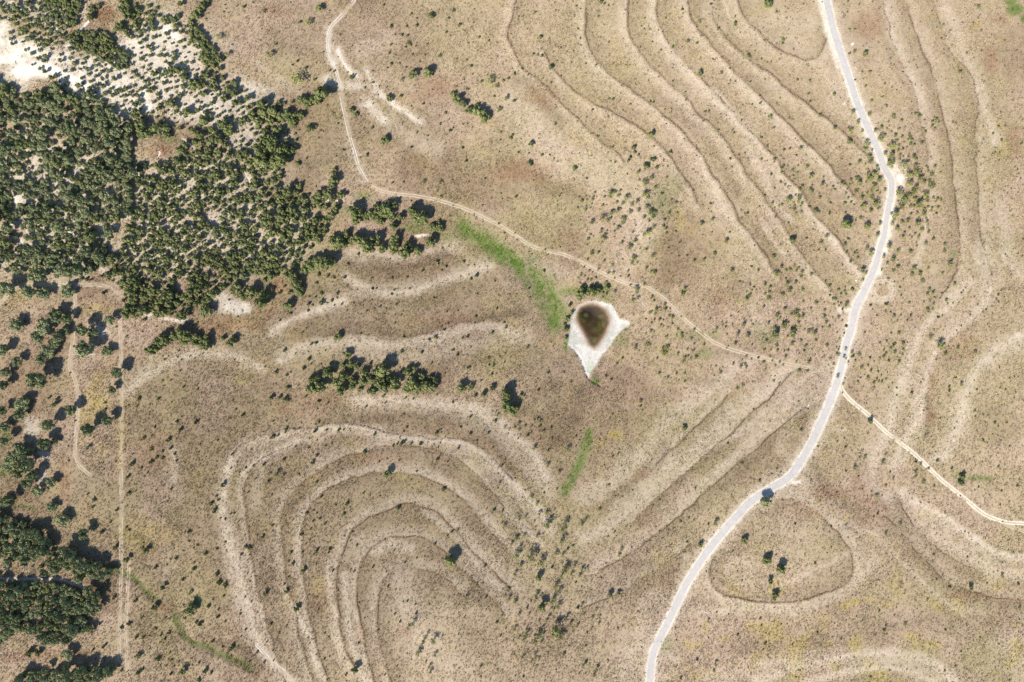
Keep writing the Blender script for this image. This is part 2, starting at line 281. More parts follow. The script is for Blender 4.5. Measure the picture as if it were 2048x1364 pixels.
# softer, broader alternation of sparse and dense grass along the contours: (points, half-width px, strength)
PALE2 = [
 ([(1399,317),(1425,368),(1450,420),(1491,471),(1512,491)],5,.6),([(1491,287),(1527,353),(1553,404),(1578,440)],8,.55),([(1425,179),(1476,235),(1512,276)],4,.8),([(1440,-20),(1460,36)],3,.6),([(1522,435),(1542,476),(1578,512)],6,.5),
 ([(1952,164),(1972,230),(1988,287)],5,.6),([(1318,60),(1335,90),(1365,122)],3.5,.7),([(1970,500),(1979,576),(1951,627),(1900,671),(1869,709),(1853,753),(1843,798),(1837,836),(1812,874),(1789,918)],6,.75),
 ([(1938,563),(1907,601),(1862,639),(1837,671),(1812,741),(1793,798),(1780,855),(1755,905),(1742,943),(1755,975),(1780,994)],9,.6),([(2100,640),(2048,665),(1989,703),(1951,747),(1932,791),(1919,842),(1907,880),(1894,912),(1869,918)],9,.7),
 ([(1831,1000),(1894,1038),(1957,1083),(2008,1108),(2048,1114),(2100,1116)],5,.85),([(1856,1057),(1938,1114),(2008,1146),(2060,1155)],12,.45),([(2008,513),(2048,557),(2080,580)],6,.5),
 ([(1514,1361),(1609,1330),(1704,1311),(1793,1307),(1856,1323),(1907,1364),(1920,1390)],9,.6),([(1609,1364),(1698,1342),(1793,1336),(1869,1364)],6,.6),([(1400,1228),(1495,1216),(1609,1216),(1704,1171),(1748,1121)],10,.4),
 ([(1400,905),(1495,855),(1590,772),(1653,734)],9,.5),([(1400,798),(1457,753),(1508,715)],9,.5),([(1400,969),(1495,893),(1577,836),(1641,785)],8,.5),
 ([(693,555),(747,580),(808,584),(870,567),(923,547),(981,530)],9,.65),([(546,662),(578,641),(615,625),(656,612),(690,600)],8,.8),
 ([(562,719),(611,695),(677,686),(743,686),(792,690),(849,682),(911,662),(973,653),(1034,670)],10,.6),([(706,801),(767,801),(829,805),(890,809),(944,818),(993,842),(1034,875),(1067,912),(1096,957)],11,.65),
 ([(480,949),(513,924),(554,900),(603,879)],5,.7),([(628,859),(685,855),(743,859),(788,871),(849,879),(911,885),(952,900),(989,928),(1026,965),(1055,994),(1090,1040)],6,.75),([(932,924),(973,961)],3,.6),([(710,900),(767,892)],2.5,.5),
 ([(250,782),(300,747),(350,717),(415,707),(475,717),(525,737)],8,.6),([(465,917),(450,962),(445,1022),(455,1072),(475,1132),(490,1192),(505,1247),(530,1307),(575,1352),(600,1390)],10,.65),
 ([(585,1207),(615,1267),(635,1332)],5,.7),([(595,1107),(600,1147)],8,.45),([(655,1120),(662,1182),(670,1240)],6,.5),([(690,1150),(695,1232),(710,1307),(735,1370)],7,.6),([(750,1102),(780,1087),(820,1097)],9,.5),([(800,1160),(815,1220),(850,1290)],24,.35),
 ([(850,1022),(900,1062),(950,1122),(1000,1177)],6,.5),([(1000,1010),(1050,1060),(1085,1090)],6,.45),([(700,505),(762,508),(812,518),(862,503),(905,492)],7,.55),([(330,690),(300,720)],6,.3),
 ([(345,900),(352,930),(348,960)],7,.45),([(1245,400),(1275,440),(1270,500),(1255,540)],12,.4),([(1230,545),(1270,580),(1290,620)],14,.35),([(1690,180),(1700,240),(1690,215)],8,.35),([(1480,60),(1560,40),(1620,50)],18,.3),([(1060,520),(1110,540),(1150,550)],10,.25)]
WHITEL = [([(733,140),(742,155),(752,172),(770,195),(790,212),(815,228),(840,248)],4.5,.4),([(738,208),(752,224),(768,240)],7,.4),([(677,100),(685,120),(700,142),(717,156)],2.6,.5),([(655,60),(660,110),(668,140)],6,.35),([(-20,60),(20,95),(60,120),(110,140),(160,165),(200,190)],17,.8),([(230,120),(262,160),(290,195),(310,225)],12,.55),([(270,60),(330,60),(360,75)],8,.6),([(300,110),(350,150),(400,190),(450,215),(520,235)],12,.5),([(1799,345),(1803,365)],7,.9),([(1760,540),(1756,552)],4,.8),([(1664,95),(1655,40),(1645,-10)],5,.6),([(1790,370),(1783,430),(1776,470),(1768,505)],4,.55)]
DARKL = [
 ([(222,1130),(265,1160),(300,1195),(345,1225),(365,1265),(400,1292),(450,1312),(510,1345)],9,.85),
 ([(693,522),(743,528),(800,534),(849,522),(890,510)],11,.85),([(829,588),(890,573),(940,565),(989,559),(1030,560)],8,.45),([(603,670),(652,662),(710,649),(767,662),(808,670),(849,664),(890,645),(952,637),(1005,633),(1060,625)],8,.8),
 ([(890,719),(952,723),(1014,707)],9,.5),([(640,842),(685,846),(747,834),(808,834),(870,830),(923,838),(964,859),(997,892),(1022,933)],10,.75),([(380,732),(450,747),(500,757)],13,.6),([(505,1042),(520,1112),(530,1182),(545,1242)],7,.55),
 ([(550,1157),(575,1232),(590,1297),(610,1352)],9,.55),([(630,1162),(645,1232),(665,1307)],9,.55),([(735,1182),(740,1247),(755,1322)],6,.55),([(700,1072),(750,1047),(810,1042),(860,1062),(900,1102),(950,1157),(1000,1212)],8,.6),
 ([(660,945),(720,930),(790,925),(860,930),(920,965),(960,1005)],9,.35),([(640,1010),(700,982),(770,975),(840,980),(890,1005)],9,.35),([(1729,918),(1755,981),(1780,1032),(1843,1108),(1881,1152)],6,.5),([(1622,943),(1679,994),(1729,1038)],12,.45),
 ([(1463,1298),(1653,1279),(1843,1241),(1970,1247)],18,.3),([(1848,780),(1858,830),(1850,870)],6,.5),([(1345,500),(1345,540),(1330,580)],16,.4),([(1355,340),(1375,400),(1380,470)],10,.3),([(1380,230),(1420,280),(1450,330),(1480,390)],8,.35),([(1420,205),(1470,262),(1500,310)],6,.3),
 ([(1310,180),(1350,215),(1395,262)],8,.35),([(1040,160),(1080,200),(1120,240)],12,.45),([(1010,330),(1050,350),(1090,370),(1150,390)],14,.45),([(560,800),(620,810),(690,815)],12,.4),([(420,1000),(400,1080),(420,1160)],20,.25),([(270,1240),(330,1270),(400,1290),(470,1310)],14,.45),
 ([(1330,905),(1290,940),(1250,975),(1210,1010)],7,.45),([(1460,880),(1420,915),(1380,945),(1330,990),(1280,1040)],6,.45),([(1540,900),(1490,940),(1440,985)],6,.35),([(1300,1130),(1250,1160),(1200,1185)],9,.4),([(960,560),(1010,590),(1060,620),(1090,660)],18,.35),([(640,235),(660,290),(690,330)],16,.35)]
BERMS += [([(640,672),(710,666),(784,678),(870,662),(915,645),(964,639)],-1,.45,.2)]

# ------------------------------------------------------------------ terrain: heights and what the soil is made of
STEP = 0.7
XH, YH = 336.0, 232.0
nx = int(2 * XH / STEP) + 1; ny = int(2 * YH / STEP) + 1
fx = np.linspace(-XH, XH, nx); fy = np.linspace(-YH, YH, ny)
sx = fx[1] - fx[0]; sy = fy[1] - fy[0]
GX, GY = np.meshgrid(fx, fy)
WARPX = (fbm(GX, GY, 9, 40, 3) - 0.5); WARPY = (fbm(GX, GY, 9, 47, 3) - 0.5)
PX = GX + 3.0 * WARPX; PY = GY + 3.0 * WARPY       # slightly wandering coordinates, so that soil edges are ragged
N_big = fbm(GX, GY, 60, 1, 4); N_mid = fbm(GX, GY, 14, 2, 4); N_fine = fbm(GX, GY, 4, 3, 3); N_str = fbm(GX + GY, (GX - GY) * 0.35, 5, 9, 3)

def plan(pts, step=5.0):
    q = smooth_line(pts, step)
    x, y = world_xy(q[:, 0], q[:, 1])
    return np.stack([x, y], 1)

def line_dist(P, R, warp=True):
    D = np.full(GX.shape, 1e3); SD = np.zeros(GX.shape)
    AX, AY = (PX, PY) if warp else (GX, GY)
    for a, b in zip(P[:-1], P[1:]):
        d = b - a; L2 = d @ d
        if L2 < 1e-9: continue
        x0 = int((min(a[0], b[0]) - R + XH) / sx); x1 = int((max(a[0], b[0]) + R + XH) / sx) + 2
        y0 = int((min(a[1], b[1]) - R + YH) / sy); y1 = int((max(a[1], b[1]) + R + YH) / sy) + 2
        x0, y0 = max(0, x0), max(0, y0); x1, y1 = min(nx, x1), min(ny, y1)
        if x1 <= x0 or y1 <= y0: continue
        wx = AX[y0:y1, x0:x1] - a[0]; wy = AY[y0:y1, x0:x1] - a[1]
        t = np.clip((wx * d[0] + wy * d[1]) / L2, 0, 1)
        ex = wx - t * d[0]; ey = wy - t * d[1]
        dd = np.hypot(ex, ey)
        sg = np.sign(d[0] * wy - d[1] * wx)
        cur = D[y0:y1, x0:x1]; m = dd < cur
        cur[m] = dd[m]; SD[y0:y1, x0:x1][m] = (sg * dd)[m]
    return D, SD

def inside(poly, X, Y):
    c = np.zeros(X.shape, bool); n = len(poly); j = n - 1
    for i in range(n):
        xi, yi = poly[i]; xj, yj = poly[j]
        m = ((yi > Y) != (yj > Y)) & (X < (xj - xi) * (Y - yi) / (yj - yi + 1e-12) + xi)
        c ^= m; j = i
    return c

def blobs(lst, ragged=0.9):
    M = np.zeros(GX.shape)
    for u, v, rx, ry, s in lst:
        cx, cy = world_xy(u, v); cx = float(cx); cy = float(cy)
        R = max(rx, ry) * S * 2.2 + 4
        x0 = max(0, int((cx - R + XH) / sx)); x1 = min(nx, int((cx + R + XH) / sx) + 2)
        y0 = max(0, int((cy - R + YH) / sy)); y1 = min(ny, int((cy + R + YH) / sy) + 2)
        if x1 <= x0 or y1 <= y0: continue
        sl = (slice(y0, y1), slice(x0, x1))
        q = np.hypot((PX[sl] - cx) / (rx * S), (PY[sl] - cy) / (ry * S)) + ragged * (N_mid[sl] - 0.5) * 1.6
        M[sl] = np.maximum(M[sl], s * (1 - sstep(0.45, 1.5, q)))
    return M

HGT = base_h(GX, GY) + 0.5 * (N_mid - 0.5) + 0.22 * (N_fine - 0.5)
RIDGES = []
pale = np.zeros(GX.shape); ridge = np.zeros(GX.shape); upslope = np.zeros(GX.shape)
for pts, side, s_r, s_p in BERMS:
    P = plan(pts)
    D, SD = line_dist(P, 13.0)
    SDs = SD * side
    mod = 0.55 + 0.9 * (fbm(GX, GY, 18, 61, 2) - 0.3)
    mod = np.clip(mod, 0.45, 1.25)
    prof = np.exp(-(D / 0.85) ** 2)
    ridge = np.maximum(ridge, s_r * prof * mod); RIDGES.append((P, s_r))
    HGT = HGT + 0.13 * s_r * np.exp(-((SDs - 1.2) / 1.5) ** 2) * (D < 12) - 0.10 * s_r * np.exp(-((SDs + 1.0) / 1.1) ** 2) * (D < 12)
    band = sstep(0.3, 1.6, SDs) * (1 - sstep(1.5, 9.5, SDs)) * (D < 12)
    pale = np.maximum(pale, (s_p * 0.75 + 0.12) * band * (0.65 + 0.7 * (N_mid - 0.25)))
    band2 = sstep(0.2, 1.2, -SDs) * (1 - sstep(2.5, 10.0, -SDs)) * (D < 12)
    upslope = np.maximum(upslope, s_r * 0.45 * band2)
for pts, w, s in PALE:
    w = w * 1.5 + 2
    D, _ = line_dist(plan(pts), w * S * 2.6 + 2)
    q = D / (w * S) + 1.3 * (N_mid - 0.5)
    pale = np.maximum(pale, 0.7 * s * (1 - sstep(0.1, 1.9, q)) * np.clip(0.55 + 1.0 * (N_fine - 0.1), 0, 1.2))
for pts, w, s in PALE2:
    D, _ = line_dist(plan(pts), w * S * 2.4 + 3)
    pale = np.maximum(pale, 0.95 * s * (1 - sstep(0.0, 2.1, D / (w * S) + 1.3 * (N_mid - 0.5))) * np.clip(0.68 + 0.6 * N_fine, 0, 1))
white = blobs(WHITE); red = blobs(RED); dark = blobs(DARK); yellow = blobs(YELLOW); green = blobs(GREENP)
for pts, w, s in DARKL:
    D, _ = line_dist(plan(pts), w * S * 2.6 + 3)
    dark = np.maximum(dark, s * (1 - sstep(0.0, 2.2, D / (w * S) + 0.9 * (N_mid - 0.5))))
for pts, w, s in GREENL:
    D, _ = line_dist(plan(pts), w * S * 2.4 + 2)
    green = np.maximum(green, s * (1 - sstep(0.0, 1.9, D / (w * S) + 1.4 * (N_mid - 0.5))))
    HGT -= 0.5 * np.exp(-(D / (w * S * 1.2)) ** 2)
for pts, w, s in WHITEL:
    D, _ = line_dist(plan(pts), w * S * 2.6 + 3)
    white = np.maximum(white, s * (1 - sstep(0.0, 1.9, D / (w * S) + 1.5 * (N_mid - 0.5))) * np.clip(0.4 + 1.1 * N_fine, 0, 1))
ditchd = np.zeros(GX.shape)
for pts, w, c in DITCH:
    D, _ = line_dist(plan(pts), w * S * 3 + 2)
    m = 1 - sstep(0.4, 1.5, D / (w * S))
    HGT -= 0.6 * np.exp(-(D / (w * S * 1.3)) ** 2)
    if c == 'w': white = np.maximum(white, 0.75 * m)
    else: ditchd = np.maximum(ditchd, m)
for u, v, r, sq, s in SWIRLS:
    cx, cy = [float(t) for t in world_xy(u, v)]
    rr = np.hypot(GX - cx, (GY - cy) * sq) / S
    rr = rr + 3 * (N_mid - 0.5) + 2 * np.sin(np.arctan2(GY - cy, GX - cx) * 1.0 + r)
    m = (rr < r) & (rr > r * 0.45)
    pale = np.where(m, np.maximum(pale, s * (0.25 + 0.75 * (0.5 + 0.5 * np.sin(rr * 2 * math.pi / 6.5))) * sstep(r, r * 0.85, rr)), pale)
# the verge of the paved road is crushed limestone, the wheel tracks wear the turf
ROADP = plan(ROAD, 4.0)
D_road, SD_road = line_dist(ROADP, 12.0, warp=False)
verge = (1 - sstep(2.4, 3.9, D_road + 1.6 * (N_fine - 0.45) + 0.9 * (N_mid - 0.5)))
vtop = sstep(140, 90, np.abs(GY - 205)) * 0
topv = (GY > 160) & (SD_road < 0)
verge = np.where(topv, np.maximum(verge, 1 - sstep(3.8, 6.2, D_road + 1.6 * (N_fine - .5))), verge)
white = np.maximum(white, 0.62 * verge)
pale = np.maximum(pale, 0.55 * (1 - sstep(2.5, 9.0, D_road + 3.0 * (N_mid - 0.5))))
trackm = np.zeros(GX.shape)
for pts, gauge, rw, ck, lb in TRACKS:
    D, _ = line_dist(plan(pts), 6, warp=False)
    k = 0.32 if ck == 'white' else (0.6 if ck == 'sand' else 0.22)
    pale = np.maximum(pale, k * (1 - sstep(0.6, 2.2, D + 1.5 * (N_fine - 0.5))))
    trackm = np.maximum(trackm, (1.0 if rw > 0.36 else 0.5) * (1 - sstep(1.0, 1.5, D)))
# dried-out pond
rimP = np.array([[float(t) for t in world_xy(u, v)] for u, v in POND_RIM])
mudP = np.array([[float(t) for t in world_xy(u, v)] for u, v in POND_MUD])
Drim, _ = line_dist(np.vstack([rimP, rimP[:1]]), 20, warp=False)
rim_s = np.where(inside(rimP, GX, GY), Drim, -Drim)
Dm, _ = line_dist(np.vstack([mudP, mudP[:1]]), 20, warp=False)
mud_s = np.where(inside(mudP, GX, GY), Dm, -Dm)
pondw = sstep(-0.9, 0.7, rim_s + 2.2 * (N_fine - 0.5) + 0.8 * (N_mid - .5))
near_pond = (np.hypot(GX - 49, GY - 5) < 60)
pondw = pondw * near_pond
mudw = sstep(-3.0, 1.5, mud_s + 2.4 * (N_mid - 0.5)) * near_pond
mudd = sstep(-0.8, 2.2, mud_s + 2.6 * (N_mid - 0.5)) * near_pond
HGT -= 0.45 * sstep(-1.5, 4, rim_s) * near_pond + 0.35 * sstep(-1, 9, mud_s) * near_pond
HGT = HGT * 1.0

# soil and thatch colours (reflectance)
def lay(C, col, m):
    return C + (np.array(col) - C) * np.clip(m, 0, 1)[..., None]
A = np.empty(GX.shape + (3,)); A[:] = (0.395, 0.312, 0.212)
A = lay(A, (0.335, 0.285, 0.160), sstep(0.42, 0.70, N_big) * 0.8)
A = lay(A, (0.43, 0.335, 0.255), sstep(0.48, 0.70, fbm(GX, GY, 35, 14, 3)) * 0.8)
A = lay(A, (0.27, 0.195, 0.13), sstep(0.50, 0.72, fbm(GX, GY, 40, 21, 4)) * 0.75)
hilltop_lit = sstep(0.5, 7.0, base_h(GX, GY) + 5.0 * (N_big - 0.5))      # drier high ground, with the right side's sunlit brightness painted into its colour
A = lay(A, (0.485, 0.400, 0.275), hilltop_lit * 0.5)
A = lay(A, (0.235, 0.185, 0.115), upslope * (0.35 + 0.9 * N_mid))
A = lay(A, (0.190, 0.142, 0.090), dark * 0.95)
A = lay(A, (0.30, 0.18, 0.11), red * 0.85)
lowright = sstep(60, 150, GX) * sstep(-120, -170, GY)
ynoise = sstep(0.60, 0.74, fbm(GX, GY, 12, 33, 3))
A = lay(A, (0.42, 0.34, 0.115), np.maximum(yellow * (0.35 + 0.9 * (N_fine - 0.2)), ynoise * (0.12 + 0.35 * lowright)))
A = A * np.array([0.905, 0.853, 0.808])
A = lay(A, (0.585, 0.488, 0.375), pale * 0.88)
A = lay(A, (0.112, 0.168, 0.032), green * np.clip(1.08 + 1.8 * (N_mid - 0.5) + 1.4 * (N_fine - 0.5), 0, 1))
A = lay(A, (0.77, 0.705, 0.595), white * (0.6 + 0.9 * (N_fine - 0.15)))
A = lay(A, (0.175, 0.118, 0.070), ridge * 0.95)
A = lay(A, (0.05, 0.045, 0.035), ditchd)
pc = np.empty_like(A); pc[:] = (0.56, 0.515, 0.455)
pc = lay(pc, (0.42, 0.405, 0.345), sstep(0.45, 0.7, N_fine) * 0.8)
pc = lay(pc, (0.30, 0.38, 0.22), 0.6 * blobs([(1183, 735, 5, 14, 0.8), (1178, 720, 5, 8, .4)]))
pc = lay(pc, (0.27, 0.155, 0.075), mudw)
pc = lay(pc, (0.074, 0.050, 0.030), mudd)
pc = lay(pc, (0.050, 0.036, 0.022), mudd * blobs([(1176, 632, 26, 24, 1.0), (1188, 650, 22, 22, .9)], 0.5))
pc = lay(pc, (0.11, 0.105, 0.03), mudd * sstep(0.55, 0.75, fbm(GX, GY, 5, 77, 3)) * 0.8)
pc = lay(pc, (0.026, 0.019, 0.016), mudd * blobs([(1173, 629, 15, 13, 1.0)], 0.5))
pc = lay(pc, (0.11, 0.12, 0.035), mudd * blobs([(1172, 630, 5, 5, .8), (1190, 658, 14, 9, .6)]))
A = A * (1 - pondw[..., None]) + pc * pondw[..., None]
A = A * (0.90 + 0.2 * vnoise(GX, GY, 1.4, 70) )[..., None]
A = np.clip(A, 0.01, 0.9)
# how much standing grass each spot carries
GRASS = np.clip(1.0 - 0.42 * pale - 1.2 * white - 1.3 * pondw - 1.5 * trackm, 0, 1) * (D_road > 2.9) * (ditchd < 0.5)
GRASS = np.maximum(GRASS, np.clip(green, 0, 1) * 0.9 * (1 - pondw))

def sample(F, x, y):
    x = (np.asarray(x, float) + XH) / sx; y = (np.asarray(y, float) + YH) / sy
    x = np.clip(x, 0, nx - 1.001); y = np.clip(y, 0, ny - 1.001)
    i = x.astype(int); j = y.astype(int); a = x - i; b = y - j
    if F.ndim == 3: a = a[..., None]; b = b[..., None]
    return (F[j, i] * (1 - a) + F[j, i + 1] * a) * (1 - b) + (F[j + 1, i] * (1 - a) + F[j + 1, i + 1] * a) * b
def ground_z(x, y):
    return sample(HGT, x, y)

# one sheet: fine where the photograph looks, coarse out to the horizon
ext = np.cumsum(np.array([1, 1.5, 2, 3, 5, 8, 12, 18, 27, 40, 60, 90, 140, 200, 300, 420, 600, 900]))
ex = np.concatenate([-XH - ext[::-1], fx, XH + ext]); ey = np.concatenate([-YH - ext[::-1], fy, YH + ext])
EX, EY = np.meshgrid(ex, ey)
EZ = sample(HGT, EX, EY)
outd = np.maximum(np.maximum(np.abs(EX) - XH, 0), np.maximum(np.abs(EY) - YH, 0))
far = sstep(0, 60, outd)
EZ = EZ * (1 - far) + (3.0 * (fbm(EX, EY, 300, 88, 3) - 0.5) + base_h(EX, EY)) * far
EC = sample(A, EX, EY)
gen = np.empty_like(EC); gen[:] = (0.33, 0.27, 0.18)
gen = lay(gen, (0.08, 0.10, 0.04), sstep(0.55, 0.62, fbm(EX, EY, 160, 90, 4)) * 0.7)
gen = lay(gen, (0.42, 0.35, 0.26), sstep(0.55, 0.75, fbm(EX, EY, 90, 95, 4)) * 0.6)
EC = EC * (1 - far[..., None]) + gen * far[..., None]
NX, NY = len(ex), len(ey)
gme = bpy.data.meshes.new("ground")
co = np.stack([EX, EY, EZ], -1).reshape(-1, 3)
idx = np.arange(NX * NY).reshape(NY, NX)
quads = np.stack([idx[:-1, :-1], idx[:-1, 1:], idx[1:, 1:], idx[1:, :-1]], -1).reshape(-1, 4)
gme.vertices.add(len(co)); gme.vertices.foreach_set("co", co.ravel())
gme.loops.add(quads.size); gme.loops.foreach_set("vertex_index", quads.ravel().astype(np.int32))
gme.polygons.add(len(quads)); gme.polygons.foreach_set("loop_start", np.arange(0, quads.size, 4, dtype=np.int32))
gme.update(calc_edges=True)
gme.polygons.foreach_set("use_smooth", np.ones(len(quads), bool))
ca = gme.attributes.new("soil", 'FLOAT_COLOR', 'POINT')
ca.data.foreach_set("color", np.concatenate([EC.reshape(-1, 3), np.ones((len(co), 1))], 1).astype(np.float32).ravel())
wet = gme.attributes.new("wet", 'FLOAT', 'POINT')
ww = np.zeros((NY, NX)); ww[len(ext):-len(ext), len(ext):-len(ext)] = mudd * pondw
wet.data.foreach_set("value", ww.astype(np.float32).ravel())

gm, nt, bs = mat("soil_and_thatch", 0.95)
at = nt.nodes.new("ShaderNodeAttribute"); at.attribute_name = "soil"
tc = nt.nodes.new("ShaderNodeTexCoord")
n1 = nt.nodes.new("ShaderNodeTexNoise"); n1.inputs["Scale"].default_value = 1.6; n1.inputs["Detail"].default_value = 6; n1.inputs["Roughness"].default_value = 0.7
nt.links.new(tc.outputs["Object"], n1.inputs["Vector"])
r1 = nt.nodes.new("ShaderNodeMapRange"); r1.inputs[1].default_value = 0.3; r1.inputs[2].default_value = 0.7; r1.inputs[3].default_value = 0.68; r1.inputs[4].default_value = 1.30
nt.links.new(n1.outputs["Fac"], r1.inputs[0])
mm = nt.nodes.new("ShaderNodeMix"); mm.data_type = 'RGBA'; mm.blend_type = 'MULTIPLY'; mm.inputs[0].default_value = 1.0
nt.links.new(at.outputs["Color"], mm.inputs[6]); nt.links.new(r1.outputs[0], mm.inputs[7])
nt.links.new(mm.outputs[2], bs.inputs["Base Color"])
n2 = nt.nodes.new("ShaderNodeTexNoise"); n2.inputs["Scale"].default_value = 2.2; n2.inputs["Detail"].default_value = 5
nt.links.new(tc.outputs["Object"], n2.inputs["Vector"])
bp = nt.nodes.new("ShaderNodeBump"); bp.inputs["Strength"].default_value = 0.6; bp.inputs["Distance"].default_value = 0.25
nt.links.new(n2.outputs["Fac"], bp.inputs["Height"]); nt.links.new(bp.outputs[0], bs.inputs["Normal"])
aw = nt.nodes.new("ShaderNodeAttribute"); aw.attribute_name = "wet"
rw_ = nt.nodes.new("ShaderNodeMapRange"); rw_.inputs[3].default_value = 0.95; rw_.inputs[4].default_value = 0.45
nt.links.new(aw.outputs["Fac"], rw_.inputs[0]); nt.links.new(rw_.outputs[0], bs.inputs["Roughness"])
gme.materials.append(gm)
ground = bpy.data.objects.new("ground", gme); COL.objects.link(ground)
tag(ground, "dry tan grassland with terrace ridges and bare chalky soil", kind="structure")

# ------------------------------------------------------------------ road and tracks as sheets on the ground
def simple_mat(name, ramp, scale, rough=0.9, bump=0.0):
    m, t, b = mat(name, rough)
    c = t.nodes.new("ShaderNodeTexCoord"); n = t.nodes.new("ShaderNodeTexNoise")
    n.inputs["Scale"].default_value = scale; n.inputs["Detail"].default_value = 6; n.inputs["Roughness"].default_value = 0.65
    t.links.new(c.outputs["Object"], n.inputs["Vector"])
    r = t.nodes.new("ShaderNodeValToRGB")
    r.color_ramp.elements[0].position = 0.3; r.color_ramp.elements[1].position = 0.72
    r.color_ramp.elements[0].color = (*ramp[0], 1); r.color_ramp.elements[1].color = (*ramp[1], 1)
    t.links.new(n.outputs["Fac"], r.inputs[0]); t.links.new(r.outputs[0], b.inputs["Base Color"])
    if bump:
        bb = t.nodes.new("ShaderNodeBump"); bb.inputs["Strength"].default_value = bump; bb.inputs["Distance"].default_value = 0.1
        t.links.new(n.outputs["Fac"], bb.inputs["Height"]); t.links.new(bb.outputs[0], b.inputs["Normal"])
    return m

def ribbon(P, offs_l, offs_r, lift, cols=3, seed=0, ragged=0.15, keep=None):
    """strip along P from offs_l to offs_r metres sideways, laid on the ground"""
    P = np.asarray(P)
    T = np.gradient(P, axis=0); T /= np.linalg.norm(T, axis=1)[:, None] + 1e-9
    Nn = np.stack([-T[:, 1], T[:, 0]], 1)
    s = np.concatenate([[0], np.cumsum(np.linalg.norm(np.diff(P, axis=0), axis=1))])
    V = []
    for i in range(len(P)):
        jl = ragged * (2 * float(vnoise(s[i], 3.1, 2.3, seed)) - 1) + ragged * (2 * float(vnoise(s[i], 7.7, 0.8, seed + 1)) - 1) * 0.6
        jr = ragged * (2 * float(vnoise(s[i], 13.1, 2.3, seed + 2)) - 1) + ragged * (2 * float(vnoise(s[i], 17.7, 0.8, seed + 3)) - 1) * 0.6
        ol = offs_l[i] if np.ndim(offs_l) else offs_l; orr = offs_r[i] if np.ndim(offs_r) else offs_r
        for k in range(cols):
            t = k / (cols - 1)
            o = (ol + jl) * (1 - t) + (orr + jr) * t
            V.append(P[i] + Nn[i] * o)
    V = np.array(V); z = ground_z(V[:, 0], V[:, 1]) + lift
    V = np.column_stack([V, z])
    F = []
    for i in range(len(P) - 1):
        if keep is not None and not keep(s[i]): continue
        for k in range(cols - 1):
            a = i * cols + k
            F.append((a, a + 1, a + cols + 1, a + cols))
    return V, F

M_road = simple_mat("weathered_asphalt", ((0.43, 0.395, 0.365), (0.52, 0.48, 0.445)), 0.6, 0.85, 0.2)
rq = plan(ROAD, 1.2 / S)
hw = 1.85 - 0.35 * np.exp(-((rq[:, 1] - px(0, 450)[1]) / 28.0) ** 2)
V, F = ribbon(rq, hw, -hw, 0.09, 7, 3, 0.12)
tag(mesh_obj("paved_road", V, F, M_road, smooth=True), "pale grey paved road curving down the right half", kind="structure")
M_tr = {'sand': simple_mat("sandy_track", ((0.56, 0.475, 0.345), (0.72, 0.63, 0.49)), 1.2),
        'white': simple_mat("chalk_rut", ((0.52, 0.46, 0.38), (0.68, 0.62, 0.53)), 1.2),
        'straw': simple_mat("sandy_rut", ((0.42, 0.335, 0.225), (0.58, 0.48, 0.345)), 1.2)}
for ti, (pts, gauge, rw, ck, lb) in enumerate(TRACKS):
    q = plan(pts, 0.9 / S)
    VV, FF = [], []
    for sgn in (-1, 1):
        c = sgn * gauge / 2
        kp = (lambda s, _a=ti * 9 + sgn: float(vnoise(s, _a * 3.3, 9.0, 55)) > (0.20 if rw > 0.45 else 0.40))
        V, F = ribbon(q, c + rw / 2, c - rw / 2, 0.075, 2, 100 + ti * 7 + sgn, 0.16, kp)
        o = sum(len(x) for x in VV)
        VV.append(V); FF += [tuple(a + o for a in f) for f in F]
    tag(mesh_obj("dirt_track", np.vstack(VV), FF, M_tr[ck], smooth=True), lb, kind="structure")

# shallow brown water left in the middle of the pond
wm, wt, wb = mat("muddy_water", 0.08)
wt.nodes.remove(wb)
tr = wt.nodes.new("ShaderNodeBsdfTransparent"); tr.inputs[0].default_value = (0.86, 0.80, 0.68, 1)
gl = wt.nodes.new("ShaderNodeBsdfGlossy"); gl.inputs["Roughness"].default_value = 0.08
fr = wt.nodes.new("ShaderNodeFresnel"); fr.inputs[0].default_value = 1.33
ms = wt.nodes.new("ShaderNodeMixShader")
wt.links.new(fr.outputs[0], ms.inputs[0]); wt.links.new(tr.outputs[0], ms.inputs[1]); wt.links.new(gl.outputs[0], ms.inputs[2])
wt.links.new(ms.outputs[0], wt.nodes["Material Output"].inputs[0])
wq = plan([(1174,613),(1190,613),(1206,624),(1213,640),(1208,658),(1196,676),(1180,672),(1168,655),(1158,638),(1160,622),(1174,613)], 8)
zmin = float(np.min(ground_z(wq[:, 0], wq[:, 1])))
cxy = wq[:-1].mean(0)
WL = float(np.mean(ground_z(wq[:, 0], wq[:, 1]))) - 0.10
wv = [(cxy[0], cxy[1], WL)] + [(p[0], p[1], WL) for p in wq[:-1]]
n_ = len(wq) - 1
tag(mesh_obj("water", wv, [(0, 1 + i, 1 + (i + 1) % n_) for i in range(n_)], wm), "dark brown water in the middle of the dry pond", kind="structure")

# ------------------------------------------------------------------ plants: where each one stands (window origin; four-times enlarged coordinates x, y, radius)
def rd(tu, tv, kind, txt):
    n = [int(t) for t in txt.replace(";", ",").replace("\n", ",").split(",") if t.strip()]
    return [(tu + n[i] / 4.0, tv + n[i + 1] / 4.0, n[i + 2] / 4.0, kind) for i in range(0, len(n), 3)]
PL = []
